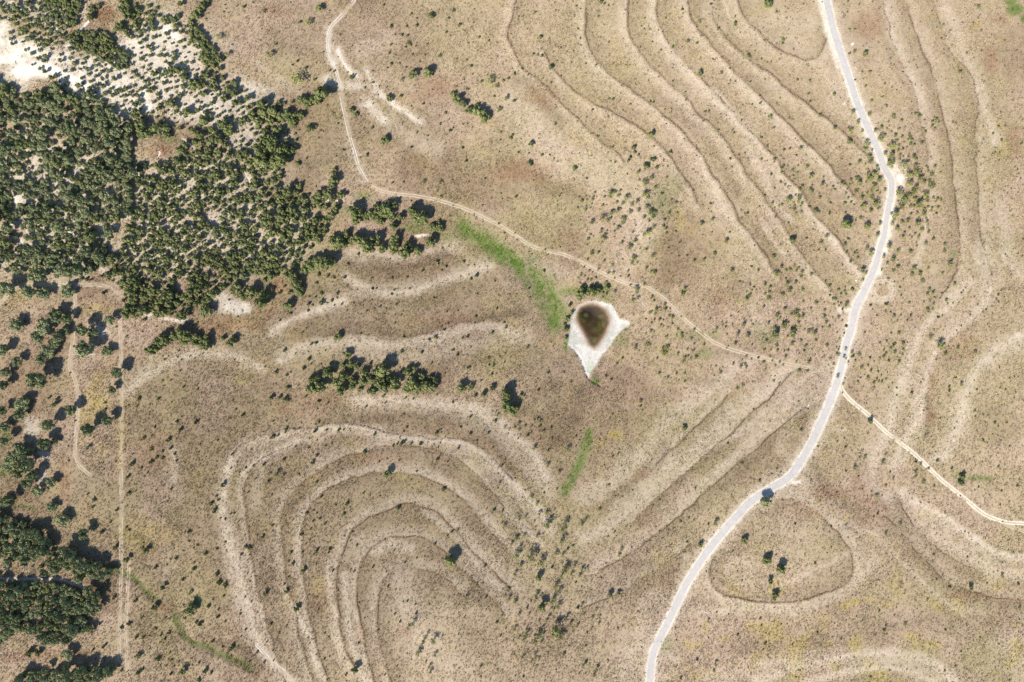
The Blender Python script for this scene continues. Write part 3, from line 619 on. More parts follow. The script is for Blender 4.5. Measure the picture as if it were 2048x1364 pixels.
# top left
PL += rd(0,0,'S',"1950,55,14,1800,40,8,1790,95,8,1825,100,8,2025,20,8,1645,150,8,1855,355,8,1985,610,8,1800,465,10")
PL += rd(0,0,'M',"1750,285,25,1815,425,22")
PL += rd(0,0,'J',"735,65,28,780,45,20,715,135,25,1555,120,35,1590,75,30,1620,40,28,1650,10,25,1440,30,20,1310,150,25,1380,150,25,1420,130,18,1870,660,25,1820,710,28,1870,740,30,1790,790,30,1980,780,28,1920,820,22,1880,820,25,1630,750,28,1560,690,40,1530,660,30,1580,880,20,"
 "990,30,30,1010,110,38,1050,100,30,950,220,36,1330,180,18,1230,590,24,1640,680,22,1720,670,24,1700,640,26,1650,610,24,1380,560,32,1330,570,26,1460,620,28,1420,560,26,1080,830,24,1065,575,14,1160,650,18,1195,720,22,1310,665,18,1130,710,20,1440,760,20,1380,830,26,1330,820,20,1460,690,20,1490,890,30,1620,960,36,1550,1050,26,1680,1030,24,1700,1110,40,1740,1100,36,1780,990,40,1830,1040,40,1940,970,34,2010,920,34,1660,1200,30,1740,1220,34,1830,1240,26,1970,1230,30,1990,1290,34,1880,1300,14,1835,1310,14,1110,990,44,1150,1060,50,1250,1030,46,1320,1020,34,1080,910,34,1330,1080,24,1040,1010,30,1600,1080,30,1560,1130,26")
PL += rd(512,0,'J',"1260,590,35,1240,605,22,1380,575,35,1575,755,24,1605,800,34,1660,835,26,1705,880,32,1785,890,40,1830,940,40,1770,840,18,1025,1125,32,765,880,20,795,918,20,425,1025,28,475,1010,12,765,615,18,1065,785,24,360,800,35,410,830,35,480,800,35,520,745,50,440,800,30,580,695,12,40,830,40,50,900,35,130,890,38,105,965,32,20,980,35,200,940,35,240,910,38,280,970,40,310,930,30,355,925,28,170,1045,32,195,1030,20,70,1050,30,110,1140,55,60,1110,35,30,1190,50,215,1200,42,280,1200,32,240,1265,25,150,1300,50,190,1280,45,40,1290,60,180,825,22,225,825,12,235,1055,14,1400,125,24,505,65,24,335,1310,16,630,1355,16,2035,1105,12")
PL += rd(512,0,'M',"335,620,50,105,430,25,420,170,25,340,175,15,1880,640,35,1800,650,15,1930,680,20,1950,870,20,2000,780,20,1575,80,16,60,80,16,155,345,14,395,540,14,1215,340,18,1060,420,14,1470,440,16,1620,195,16,1170,625,14,285,810,18")
PL += rd(512,0,'S',"275,18,8,587,85,8,1020,40,12,1240,110,12,1285,145,9,1080,210,14,1205,210,14,1285,205,16,1165,280,14,1210,285,12,1080,355,12,1195,375,10,1240,360,10,1275,370,8,1370,352,9,1520,258,12,1540,145,12,1740,180,9,1700,342,9,1735,340,7,1770,408,7,1785,300,10,1860,325,10,1605,468,9,1685,480,10,1720,530,14,1350,440,9,1250,435,10,1080,510,14,1150,505,10,1050,545,9,1200,540,8,935,568,7,935,657,12,860,650,9,870,700,10,985,690,8,1045,700,9,1155,770,14,935,830,8,1335,830,12,1240,850,8,975,755,7,1515,905,12,1470,992,12,1550,1045,16,1575,1025,10,1655,992,9,1690,988,9,1730,1020,9,930,1020,14,860,1025,8,1285,1065,11,1240,1180,12,890,1240,14,700,1200,10,640,1250,8,835,1260,8,405,1268,9,655,990,9,620,905,9,570,840,8,345,720,8,470,640,14,330,490,12,290,520,9,590,565,12,625,570,12,540,415,8,670,278,9,617,325,7,825,410,7,450,390,6,1650,1185,12,1675,1290,14,1960,1055,10,1955,1120,9,1945,1215,9,1905,770,12,1665,635,10,1605,690,9,1690,715,12,730,580,8,2020,625,12,1980,645,12,320,1015,7,345,1040,8,265,1088,6,435,1100,6,500,1105,6,515,1045,8,535,1050,8,320,1300,8")
PL += rd(1024,0,'J',"310,540,18,225,300,14,710,15,14,150,1150,22,140,1310,20,1505,585,18,2035,30,22,1115,1075,22,500,1350,18,1070,1330,25,1160,1340,14,975,1180,16,980,1220,12,945,1260,12,930,1285,12,1010,1240,9,1130,1280,16,1110,1270,8")
PL += rd(1024,0,'M',"1890,450,20,1500,165,16,1410,325,14")
PL += rd(1024,0,'S',"185,95,12,55,130,10,340,20,8,515,48,9,545,70,8,738,32,10,770,45,8,525,230,10,545,305,9,390,382,9,330,415,8,172,430,11,205,440,10,238,445,13,437,412,7,490,410,7,590,510,9,672,517,9,690,130,9,775,335,9,1055,230,9,1035,213,7,1100,230,8,1120,335,9,1085,567,7,390,608,8,312,662,11,805,795,15,778,792,10,640,880,11,770,935,9,345,990,12,18,590,16,78,550,10,128,600,7,15,805,14,1105,815,11,1130,818,11,1275,870,7,1275,893,7,1085,912,7,1285,375,10,1190,400,10,1360,375,7,1230,145,9,1265,110,6,1360,75,12,1590,35,12,1480,345,11,1650,230,11,1785,190,16,1785,130,9,1605,475,9,1735,490,9,1740,548,11,1675,580,14,1905,655,9,1785,652,9,1745,640,7,1285,650,9,1285,547,7,1385,735,9,1980,770,9,1985,825,12,1920,835,10,1545,893,12,1575,890,9,1620,850,7,1315,812,7,1650,1045,11,1835,962,9,1825,905,8,1995,1100,12,1775,1060,10,1765,1040,9,1745,1270,12,1995,1272,10,2040,1170,12,1860,1225,10,1815,1240,9,805,1175,10,1135,1170,9,1265,1215,16,1235,990,6,685,1090,12,945,835,9,1530,968,9,70,1110,8,5,1080,10,50,1220,9,135,1225,10,335,1270,10,300,1240,9,240,1240,12,825,1300,10,1210,1280,9,1245,1330,9,1995,470,10,1430,125,7,1475,215,7")
PL += rd(1536,0,'J',"780,430,20,10,30,25,530,755,14")
PL += rd(1536,0,'M',"910,1100,25,660,1130,22,665,1035,22,695,885,22,800,1140,25,1005,1160,35,1000,1240,25,990,1300,30,1110,1310,28,540,1020,18,1010,920,16,820,910,16,865,1040,14,915,1015,18,740,970,18,765,1040,14,830,1290,20,1175,1250,20,1190,1320,18,940,1225,16,660,1320,16,1240,1140,14,270,1180,16,25,930,20,60,1270,14,175,940,12,125,310,15,120,345,12,700,405,14,1690,50,18,1545,570,16,835,800,14,320,1330,14,420,920,14,790,1190,16,820,1250,18,740,1290,16,1050,1200,16,880,1330,16,920,1340,14")
PL += rd(1536,0,'S',"335,810,13,325,750,12,235,640,13,335,645,11,65,95,12,650,235,10,695,235,9,650,430,11,635,95,9,640,10,10,730,35,8,1310,90,7,1375,185,7,1385,310,9,1455,245,7,1705,245,10,1590,425,9,935,670,9,915,775,11,820,570,10,755,575,9,695,640,8,780,690,11,1030,720,8,1250,960,9,1330,940,7,1365,978,8,1840,1010,11,1870,1120,10,1800,1070,9,1815,1222,8,1850,1220,8,2030,1150,11,1595,105,7,1890,325,6,850,1195,10,130,1200,12,175,1190,10,225,1245,11,125,1325,11,480,1262,7,45,1025,10,290,1130,8,240,1325,9,950,850,12,1265,1330,10")
# second row
PL += rd(0,341,'O',"40,940,60,215,970,50,345,985,55,530,965,55,435,1160,60,535,1190,38,120,1240,55,340,1260,75,290,1330,50,500,1290,45,450,1330,45,640,1270,52,735,1300,42,880,1195,46,310,830,50,250,850,40,480,800,50,540,810,50,620,800,50,700,790,45,380,740,45")
PL += rd(0,341,'J',"1130,1120,36,1180,1100,24,1000,1150,36,1020,1100,34,1250,1140,36,1310,1140,34,1460,1170,30,1640,1120,46,1870,960,34,1650,860,24,1400,1320,40,1440,1300,40,1490,1320,40,1570,1340,34,1300,1350,44,1260,1364,36,1640,1360,36,1860,1350,28,1780,1345,18,860,840,30,1350,1060,34,1270,1050,40,1320,980,46,1370,880,30,1340,1000,40,1200,960,40,1150,1010,36,1060,1040,40,1040,960,40,1100,920,34,1480,1010,36,1510,980,30,1570,1060,30,1640,1040,34,1700,980,36,1580,930,36,1530,880,30,1780,930,30,2010,980,50,1940,1000,40,1890,930,40,990,900,30,1050,880,34")
PL += rd(0,341,'S',"1150,1195,16,1580,1215,10,1535,1215,7,1490,1215,9,1400,1135,9,1735,1050,10,1830,1035,9,1745,1245,9,1900,1170,8,1010,1325,9,930,1250,8,690,870,20,650,865,16,730,870,14,830,980,20,645,1025,8,200,1200,12,660,1075,8,720,1105,8,230,1100,8,40,1075,8,2010,1020,8,1915,1215,6,810,845,14,900,880,12")
PL += rd(512,341,'J',"1250,330,40,1320,380,50,1280,390,35,1420,450,30,1465,465,35,1460,415,18,1395,565,38,1105,270,28,1050,310,50,1000,330,40,930,350,40,960,300,30,880,370,35,790,320,50,820,350,35,800,400,35,980,390,35,1000,410,25,1080,380,30,1150,375,25,1100,440,30,960,560,45,900,620,50,870,580,45,830,560,40,790,550,40,760,560,30,650,580,50,620,560,40,690,590,40,720,510,30,1010,630,35,1100,600,40,1110,550,35,1095,650,25,1190,650,45,1220,610,40,1170,660,35,1290,640,30,1290,660,22,560,740,55,500,740,50,440,750,50,390,790,40,590,740,45,320,900,40,340,950,35,345,990,22,300,870,35,260,820,40,620,80,35,605,130,25,615,20,18,680,195,30,500,190,35,570,190,38,610,225,28,345,125,22,315,115,14,250,165,40,185,55,25,90,95,28,415,195,12,250,1080,32,40,1050,45,60,1000,40,130,950,14,265,980,14,225,930,10,185,980,12,650,1335,28")
PL += rd(512,341,'M',"1345,85,18,1475,95,18")
PL += rd(512,341,'S',"275,1145,14,480,130,9,735,750,14,570,850,16,500,830,18,625,860,12,705,860,14,480,900,14,520,985,18,475,1015,12,650,985,14,605,1040,14,525,1060,20,420,1070,16,450,1075,10,425,1010,8,415,1120,14,685,1070,12,625,1080,8,570,1060,8,730,925,9,650,1020,8,925,860,9,1210,855,10,1090,860,12,930,950,12,962,945,10,1105,955,12,1230,945,10,1085,990,10,925,1035,7,865,1040,7,780,1060,8,990,1090,12,945,1105,8,1040,1105,8,1065,1108,7,1120,1070,10,1110,1155,8,1160,1155,8,1110,1220,9,1420,1020,9,1440,1020,9,1330,800,16,1450,735,18,1520,770,12,1485,800,8,1490,745,7,1490,622,8,1660,730,14,1695,760,8,1715,870,16,1760,840,18,1635,850,8,1700,835,7,1745,755,7,1770,985,10,1910,885,9,1940,1000,8,1830,730,6,1525,1130,10,1755,1170,14,1925,1105,14,1890,1150,12,2000,1255,14,1985,1215,10,1945,1205,8,1535,1220,12,1505,1275,12,1485,1248,8,1750,1220,9,1885,1300,14,1690,1330,14,1650,1340,12,1435,1335,18,1385,1355,12,1180,1330,14,835,1305,9,370,1295,10,190,1200,10,535,1195,6,725,1120,9,1480,205,12,1180,92,9,1090,100,10,1830,65,10,1960,185,8,1810,280,8,1240,245,8,1185,325,9,1670,352,7,1550,365,9,1940,425,10,1985,500,9,1995,550,8,1515,190,7,815,670,14,550,640,10")
PL += rd(1024,341,'M',"790,180,26,830,165,14,870,155,12,920,215,24,840,250,14,890,260,18,960,270,16,1000,250,18,1015,315,18,950,330,22,850,320,20,800,335,22,730,375,26,770,400,18,640,415,26,900,380,24,890,420,16,850,460,20,1070,95,26,1120,50,20,1150,130,16,1070,185,30,1085,210,18,1200,185,14,1085,290,22,1110,335,28,1150,330,16,1130,370,20,1060,370,16,1100,400,14,1140,450,18,1090,490,30,1060,510,16,970,490,12,990,560,18,880,575,16,945,610,26,980,700,24,960,740,16,1130,680,20,730,535,22,610,550,18,630,510,12,640,660,20,690,655,14,740,720,14,1000,940,20,1000,970,16,970,1040,18,1010,1020,14,1160,1110,20,1150,1140,14,1230,1110,14,1060,910,14,950,915,12,1145,815,18,1010,12,16,1280,230,12,1205,280,12,1240,50,12,1390,940,16,1765,800,20,1720,560,20,1520,425,20,1610,385,14,1625,665,16,1540,710,14,1460,720,14,1885,1030,22,1910,990,14,1260,335,14,2030,910,18,1860,1230,20,1890,1320,22,1810,1310,18,1460,1275,14,1360,1310,16,1330,1270,12")
PL += rd(1024,341,'J',"1365,985,16,550,980,35,530,1000,22,640,970,35,610,985,22,690,960,28,760,940,22,540,1030,14,480,1140,16,440,1190,18,430,1270,20,430,1340,14,460,1080,14,420,1230,12")
PL += rd(1024,341,'S',"30,210,12,595,65,10,315,48,7,560,240,14,655,205,10,540,210,9,735,165,8,190,45,8,255,805,12,340,835,6,135,945,11,145,1015,7,575,775,9,555,820,9,605,710,10,600,595,8,650,525,8,820,860,9,885,710,8,1075,630,9,1025,625,8,1100,545,8,1600,495,9,1740,495,9,1585,265,11,1450,160,9,1720,180,8,1885,340,11,2020,205,14,1845,430,8,1400,680,11,1350,565,9,1915,770,11,1970,800,11,1820,890,10,1905,915,10,1935,935,10,2015,1090,12,1750,1165,9,1280,1225,10,1140,1190,10,1115,1215,9,1070,1190,8,1235,1330,11,95,1280,8,1335,685,10,930,845,10,1650,1070,8,820,530,8,760,480,8,1250,620,8")
PL += rd(1536,341,'M',"1150,100,26,1195,130,26,1175,165,24,1140,200,24,1190,225,20,1230,60,26,1255,95,20,1320,120,28,1100,230,35,1060,180,30,1220,270,35,1270,190,25,1140,30,25,1190,20,30,1320,30,18,1030,350,30,1080,290,25,1260,340,22,1210,425,30,1240,470,20,1040,460,20,1090,530,16,1130,400,18,1080,410,16,980,600,25,1050,640,18,1010,710,25,930,685,16,1150,650,20,960,740,12,1050,770,16,1010,800,16,1180,780,20,1160,830,18,1225,825,20,1245,880,14,1470,745,24,1420,590,14,1420,640,16,1500,905,14,1370,295,14,1270,580,14,845,660,22,800,620,16,770,800,22,815,830,12,790,880,14,800,440,30,760,220,20,740,100,25,720,60,20,820,50,30,860,30,30,900,70,25,860,120,22,780,280,20,840,210,20,870,260,25,830,320,20,910,520,16,620,590,16,800,180,14,480,520,16,350,45,22,440,110,20,345,155,20,360,170,14,260,150,16,260,215,22,170,230,24,420,215,14,385,320,20,410,330,14,270,330,14,50,690,20,70,830,26,165,900,20,150,800,14,180,960,20,125,990,16,280,950,16,350,830,14,140,1110,20,80,1160,22,230,1140,24,250,1170,18,285,1165,14,60,1260,18,380,1300,20,330,1290,16,570,1170,14,640,1060,14,10,1020,20,10,1220,14,1310,1325,14,940,400,16,1000,420,14")
PL += rd(1536,341,'J',"635,430,38,610,440,22,195,560,22,130,1240,24,60,1310,24,200,1300,28,675,955,14")
PL += rd(1536,341,'S',"1345,345,10,640,545,12,710,640,9,500,260,12,520,130,10,330,290,12,490,345,12,310,540,12,100,90,14,25,30,12,50,140,9,60,370,10,460,635,10,405,635,9,275,125,14,110,770,12,230,800,11,495,1000,12,500,970,8,595,1110,10,630,1250,12,625,1310,10,460,885,11,20,930,12,1640,855,8,1580,940,7,1560,960,7,1545,980,7,1480,1060,7,1840,993,9,1925,955,8,1890,1012,6,1745,1115,8,1360,1175,12,1395,1160,9,1295,1045,9,1140,1160,11,945,1075,16,820,1080,12,775,1295,9,985,1300,9,1065,1000,8,1055,935,10,1085,870,8,960,865,10,1010,890,9,2000,665,9,1515,385,7,1565,390,7,2040,550,9,1545,1245,8,1510,1280,6,835,1110,8,980,1135,9,1035,1205,9,870,1160,8,700,400,10,740,380,12")
# third row
PL += rd(0,682,'O',"20,70,45,125,165,40,370,80,60,320,150,40,430,30,45,270,310,70,660,65,70,850,80,45,925,255,45,890,390,32,560,550,45,850,635,42,690,715,48,370,680,50,340,820,48,430,810,30,170,500,60,140,590,40,150,880,70,100,950,70,180,990,70,250,1080,45,210,1140,50,290,1200,50,400,1130,42,40,250,40,20,350,40,10,560,35,30,680,45,30,800,40,60,1270,45,405,1330,45,20,1300,40,230,880,40,60,1000,44,130,1060,44")
PL += rd(0,682,'J',"1210,70,42,1270,40,34,1350,5,28,1470,5,28,1560,10,26,1620,30,34,1655,40,30,1840,15,34,430,510,20,700,855,16")
PL += rd(0,682,'S',"1430,80,8,1315,148,9,1350,125,6,1450,150,8,1520,120,7,1875,150,8,1300,315,9,1465,370,11,1580,385,10,1440,240,10,1110,460,18,1265,465,16,1095,525,14,1025,515,10,1565,510,9,1885,550,10,1940,590,18,2015,578,8,1840,620,8,1860,475,8,1565,655,18,1555,620,8,1415,645,16,1455,608,8,1235,690,12,1440,715,20,1340,795,22,1150,775,14,1215,755,10,1205,870,18,1360,860,16,1295,885,12,1250,935,16,1205,970,18,1300,940,14,1055,980,20,1060,905,7,1395,905,12,1410,960,10,1130,1015,12,1020,1090,18,1035,1215,16,1085,1200,8,1180,1055,8,1370,1185,10,1250,1195,8,1335,1055,7,1365,1080,7,1740,795,10,1665,725,8,1855,905,12,1845,1020,8,1780,1155,22,2010,870,8,2025,1000,10,1965,1015,10,1985,1210,10,2045,1100,8,1690,1305,18,1730,1240,12,1745,1275,14,1720,1345,18,1590,890,8,820,975,8,830,1025,8,925,965,8,550,960,8,740,1330,12,750,1270,16,700,1225,10,455,465,16,390,455,14,830,555,18,840,495,14,560,255,8,440,230,8,395,300,8,600,640,8,545,840,8,820,850,7,930,1355,14")
PL += rd(512,682,'J',"730,105,32,750,185,30,800,200,28,695,195,20,570,250,42,610,230,25,480,320,45,450,380,45,510,370,45,440,300,22,860,255,28,650,330,35,700,280,40,730,270,25,770,320,30,680,395,35,765,365,25,850,330,32,830,390,20,920,400,35,910,310,25,1025,185,22,1010,240,50,950,250,25,990,330,45,1020,370,45,1060,310,30,1110,330,40,1110,375,25,1210,245,35,1270,220,22,1240,330,45,1280,380,45,1210,380,30,1325,280,25,1350,360,40,1400,370,35,1430,320,28,1395,295,20,1640,380,38,1720,370,22,1890,380,22,2000,430,40,2010,520,45,1820,425,20,120,455,18,185,455,14,230,465,18,1050,1065,28")
PL += rd(512,682,'M',"155,1070,24,105,1065,12,210,1080,14,85,1140,18")
PL += rd(512,682,'S',"262,475,12,480,20,16,440,25,14,225,75,16,70,205,8,160,250,16,245,275,12,275,250,8,380,220,16,420,145,18,440,185,10,520,185,8,465,235,7,250,375,22,335,355,8,395,450,12,500,485,14,575,495,9,880,525,9,1195,455,12,1255,465,10,1020,440,14,1035,495,10,1445,430,10,1575,490,12,1755,440,14,1165,85,16,1325,95,14,1575,70,14,1610,110,16,1400,185,12,1460,190,7,1700,215,14,1865,195,10,1900,175,8,1885,265,12,1510,260,10,1800,318,10,1775,272,6,1150,212,7,910,185,16,845,180,8,1715,608,12,1915,640,16,1635,690,12,1715,740,14,1765,800,10,1860,735,12,500,650,12,240,705,14,300,705,8,345,698,8,470,720,18,565,715,10,660,710,16,700,708,8,750,705,8,755,720,7,945,750,14,1205,690,12,1180,725,10,1445,735,14,1475,710,10,130,770,22,175,755,10,235,730,8,315,845,10,420,855,10,485,795,8,425,780,8,555,840,9,605,820,10,455,895,8,820,775,7,1095,840,10,1130,825,10,1160,825,18,1185,810,14,1235,830,16,1315,825,14,1455,850,10,1475,815,7,1615,860,14,865,890,20,485,920,14,450,975,18,225,950,16,60,990,14,1450,945,16,1050,942,7,985,965,9,1145,955,9,670,975,8,770,985,7,485,1130,12,625,1115,7,525,1085,7,1500,1190,18,860,1215,9,990,1240,9,520,1245,14,725,1300,18,635,1310,10,1140,1335,20,1950,1130,12,1965,1000,12,1990,950,10,1905,1350,14,1970,1360,12,125,1230,8,465,1355,8")
PL += rd(1024,682,'J',"1380,700,20,20,540,28,40,525,20,10,575,25,70,430,12")
PL += rd(1024,682,'O',"2030,1280,42")
PL += rd(1024,682,'M',"125,50,18,1220,90,30,1245,50,18,1330,100,16,1475,130,16,1540,30,14,1790,20,16,290,255,14,1180,260,16,1250,290,14,1030,480,16,455,860,18,290,990,18,290,880,14,180,855,16,380,1050,16,1805,380,14,1850,355,14,1670,250,14,160,1245,14,205,1300,14,700,1350,14,1845,985,14,1090,30,20,990,50,16")
PL += rd(1024,682,'S',"1315,260,12,415,250,11,1030,520,10,795,310,12,210,395,12,1770,185,12,1630,200,8,850,900,10,805,925,10,320,780,10,225,785,8,105,680,12,125,760,14,310,695,12,965,1195,7,775,1150,9,1180,1270,10,1465,1180,9,1980,1120,11,1930,545,8,1725,820,10,1920,30,9,2020,70,12,1970,135,10,1380,325,11,1160,140,10,880,140,12,750,280,12,840,180,10,700,790,7,750,790,7,400,1180,7,360,1185,8,255,1215,9,875,1000,7,470,330,10,375,450,7,25,1100,8,180,630,9,510,765,9")
PL += rd(1536,682,'J',"820,640,18,1150,420,11,1550,1140,22,1560,1085,20")
PL += rd(1536,682,'M',"1395,40,32,1430,100,14,1665,90,18,1530,55,14,1090,20,16,735,110,16,805,295,14,1555,345,16,930,970,16,700,1015,16,785,925,14,1190,1050,16,1255,1130,18,1230,985,14,1010,1100,12,950,1160,12,880,1240,18,80,75,14,75,35,16,200,20,18,270,715,14")
PL += rd(1536,682,'S',"930,70,10,680,125,14,700,155,10,815,135,10,965,160,12,800,195,10,880,245,12,905,275,9,720,325,9,740,295,8,1030,375,9,1030,435,7,1450,370,12,1450,400,11,1500,295,10,1670,390,9,1900,390,8,1980,410,7,1655,560,11,1660,605,9,1815,655,11,1840,685,7,1910,655,9,1490,700,7,1720,795,12,620,1040,11,975,1050,10,1005,890,8,1185,1080,10,1185,970,10,1285,1020,10,1330,1160,9,1470,1020,11,1685,1170,10,1865,1200,9,1995,1160,12,1835,1180,6,1840,1005,8,620,850,12,555,805,9,400,845,10,480,985,6,595,415,7,615,300,7,915,1235,9,755,1185,7,160,75,12,290,80,11,340,145,9,895,15,9,1345,148,8,70,1025,8,415,1275,7,1855,1310,9,1355,960,14,1020,20,12,95,335,7,1970,285,8,1930,295,7")
# bottom row
PL += rd(0,1023,'O',"490,70,55,655,190,42,540,1150,50,500,320,50,540,360,50,600,410,50,650,450,50,720,490,50,800,520,40,860,500,34,480,400,50,430,470,44,360,260,44,330,240,40,200,190,50,120,170,50,60,140,50,190,270,50,120,350,40,60,290,50,250,370,44,190,400,40,700,640,44,720,740,50,760,680,40,640,880,50,560,960,50,430,1040,44,330,1000,46,600,1310,50,520,1320,50,450,1310,50,660,1290,44,760,1290,46,850,1290,46,810,1310,40,780,1330,40,300,1320,40,240,1340,40,150,1350,40,20,1000,50,60,960,40")
PL += rd(0,1023,'J',"710,945,32,225,1140,28,300,1140,25,1010,390,22,1300,610,20,1515,790,42,1530,770,24,1455,1285,25,1100,1160,22,1230,770,22,1165,315,22")
PL += rd(0,1023,'S',"885,85,10,1010,125,10,1030,150,12,810,170,20,750,115,14,1140,290,12,920,285,20,1510,165,20,1515,240,10,1580,270,10,1550,290,8,1800,245,12,1965,280,16,1995,295,20,1645,340,15,1735,300,10,1930,345,12,1410,375,15,1365,380,8,1335,425,9,1555,410,9,1240,450,18,1550,460,20,1735,500,18,1465,545,15,1750,570,20,1800,590,20,1525,645,22,1790,675,10,1705,705,9,1665,760,16,1745,785,10,1740,845,15,1960,685,10,1800,880,12,1600,900,20,1570,885,14,1480,855,10,1080,715,16,1085,630,10,910,690,18,1030,900,18,970,930,14,1130,855,12,1325,850,9,1355,860,8,1245,940,14,1090,1005,16,1145,1010,16,1350,970,14,1320,1020,14,1285,990,12,1265,1180,20,1355,1135,12,1365,1195,14,1330,1235,8,1430,1200,8,1590,1210,9,1640,1275,22,1690,1290,14,1590,1350,18,1365,1300,14,1135,1265,16,970,1270,14,1100,1295,18,1850,1090,22,1780,1085,10,1900,1085,10,1700,1040,12,1995,1200,10,2000,560,8,1920,820,10,1925,790,8,1965,945,10,1930,1000,8,830,1080,16,740,1110,12,1845,20,10,1800,60,10,1760,55,8,1710,5,14,1870,15,10,1905,80,8,1480,165,8,330,440,22,260,440,12,850,570,18,820,610,14,870,640,12,800,900,12")
PL += rd(512,1023,'J',"1550,400,40,1560,380,24,790,1265,28,70,665,18,240,645,16,320,780,20,375,480,18")
PL += rd(512,1023,'M',"1610,155,14,1260,890,20,1215,930,14,1370,985,16,1425,1030,26,1340,1035,14,1490,1000,10,1300,1130,26,1435,1145,18,1390,1240,16,1400,1280,16,1360,1200,10,1330,1060,16,2030,690,16,2045,260,14,1985,125,18,2020,630,16,1680,690,16")
PL += rd(512,1023,'S',"1565,165,12,1430,260,12,405,15,14,705,20,14,510,55,12,485,15,10,455,75,10,550,100,11,130,115,11,130,155,8,160,115,6,50,205,16,8,190,9,360,185,14,430,225,9,400,260,9,435,140,9,485,315,16,465,340,9,590,300,14,580,330,9,280,330,16,370,325,10,295,415,14,260,400,9,560,395,7,480,420,9,615,475,11,785,480,11,770,165,9,805,270,9,620,270,6,1105,312,8,1285,372,8,1190,410,9,935,445,11,1055,600,11,1210,718,9,1175,720,6,1110,820,9,1280,815,11,1150,880,11,1670,490,9,1770,570,8,1815,570,8,1720,630,7,1840,690,12,1830,435,12,1530,195,9,1895,190,7,1970,90,10,1925,890,14,1665,850,9,975,950,9,820,1055,10,120,900,12,185,970,9,245,915,7,415,1010,9,430,1055,8,550,975,9,545,1180,10,65,1205,11,8,1125,11,245,1210,7,90,1040,7,720,1305,11,1030,1305,9,1800,1235,12,260,525,10,225,580,9,120,745,7,825,730,7,655,630,7,1955,995,10,1975,5,12")
PL += rd(1024,1023,'M',"285,110,35,280,15,20,425,105,24,220,20,16,410,150,20,565,100,18,595,60,16,35,215,20,100,190,14,205,195,14,405,235,24,65,290,16,160,370,35,240,410,26,360,330,18,410,350,16,435,465,35,400,520,22,505,430,18,565,470,18,545,515,16,480,500,16,355,595,22,385,640,20,340,700,28,320,730,20,195,680,20,190,710,14,370,765,22,30,720,18,60,820,16,440,860,20,470,900,16,355,950,45,390,1000,35,330,980,25,120,980,22,95,1030,18,220,990,30,190,1040,26,60,1010,14,25,940,16,40,350,30,70,430,20,25,500,16,415,1145,16,880,300,16,860,350,14,570,1240,10,660,1310,14,1635,95,20,1575,875,14,1620,1270,10,1635,1220,18,680,1265,20")
PL += rd(1024,1023,'J',"215,530,28,240,770,32,785,670,18,855,655,16,1860,235,26,2035,400,28,1510,270,18,1805,990,10")
PL += rd(1024,1023,'S',"455,50,10,485,275,12,445,300,10,300,830,12,320,445,12,150,715,9,120,765,10,820,165,9,765,200,8,525,770,14,510,570,9,555,600,6,600,970,9,845,932,9,590,1075,9,590,1205,14,90,1320,9,1400,245,10,1570,100,9,1350,80,10,1180,155,8,1415,50,8,1765,320,9,1695,872,7,1410,880,7,1985,855,9,1995,910,9,1480,1185,11,2025,1060,12,2010,1105,9,1350,1335,11,1975,690,5,605,440,9")
PL += rd(1536,1023,'J',"5,385,22,105,470,32,110,440,20,20,560,20,60,670,24,50,700,14,1625,610,18")
PL += rd(1536,1023,'M',"1065,100,16,950,180,14,1885,515,16,1105,905,16")
PL += rd(1536,1023,'S',"375,415,11,875,20,11,1455,605,12,1350,545,8,505,120,9,565,112,5,640,210,7,733,210,6,765,160,6,1325,345,11,1595,365,8,890,800,11,940,910,9,930,950,11,1420,950,11,395,970,11,585,1020,9,660,1027,7,195,1065,9,1545,1120,9,1495,1235,9,1415,1275,9,1950,1200,8,1755,575,8,2000,580,12,2015,770,14,2010,865,7,1925,310,7,1740,215,7,1120,165,6,215,100,9,210,162,6,245,820,6,375,797,6,105,902,6,150,1275,6,855,985,6,1215,1027,6,1335,960,6,1235,1085,6,755,715,6")

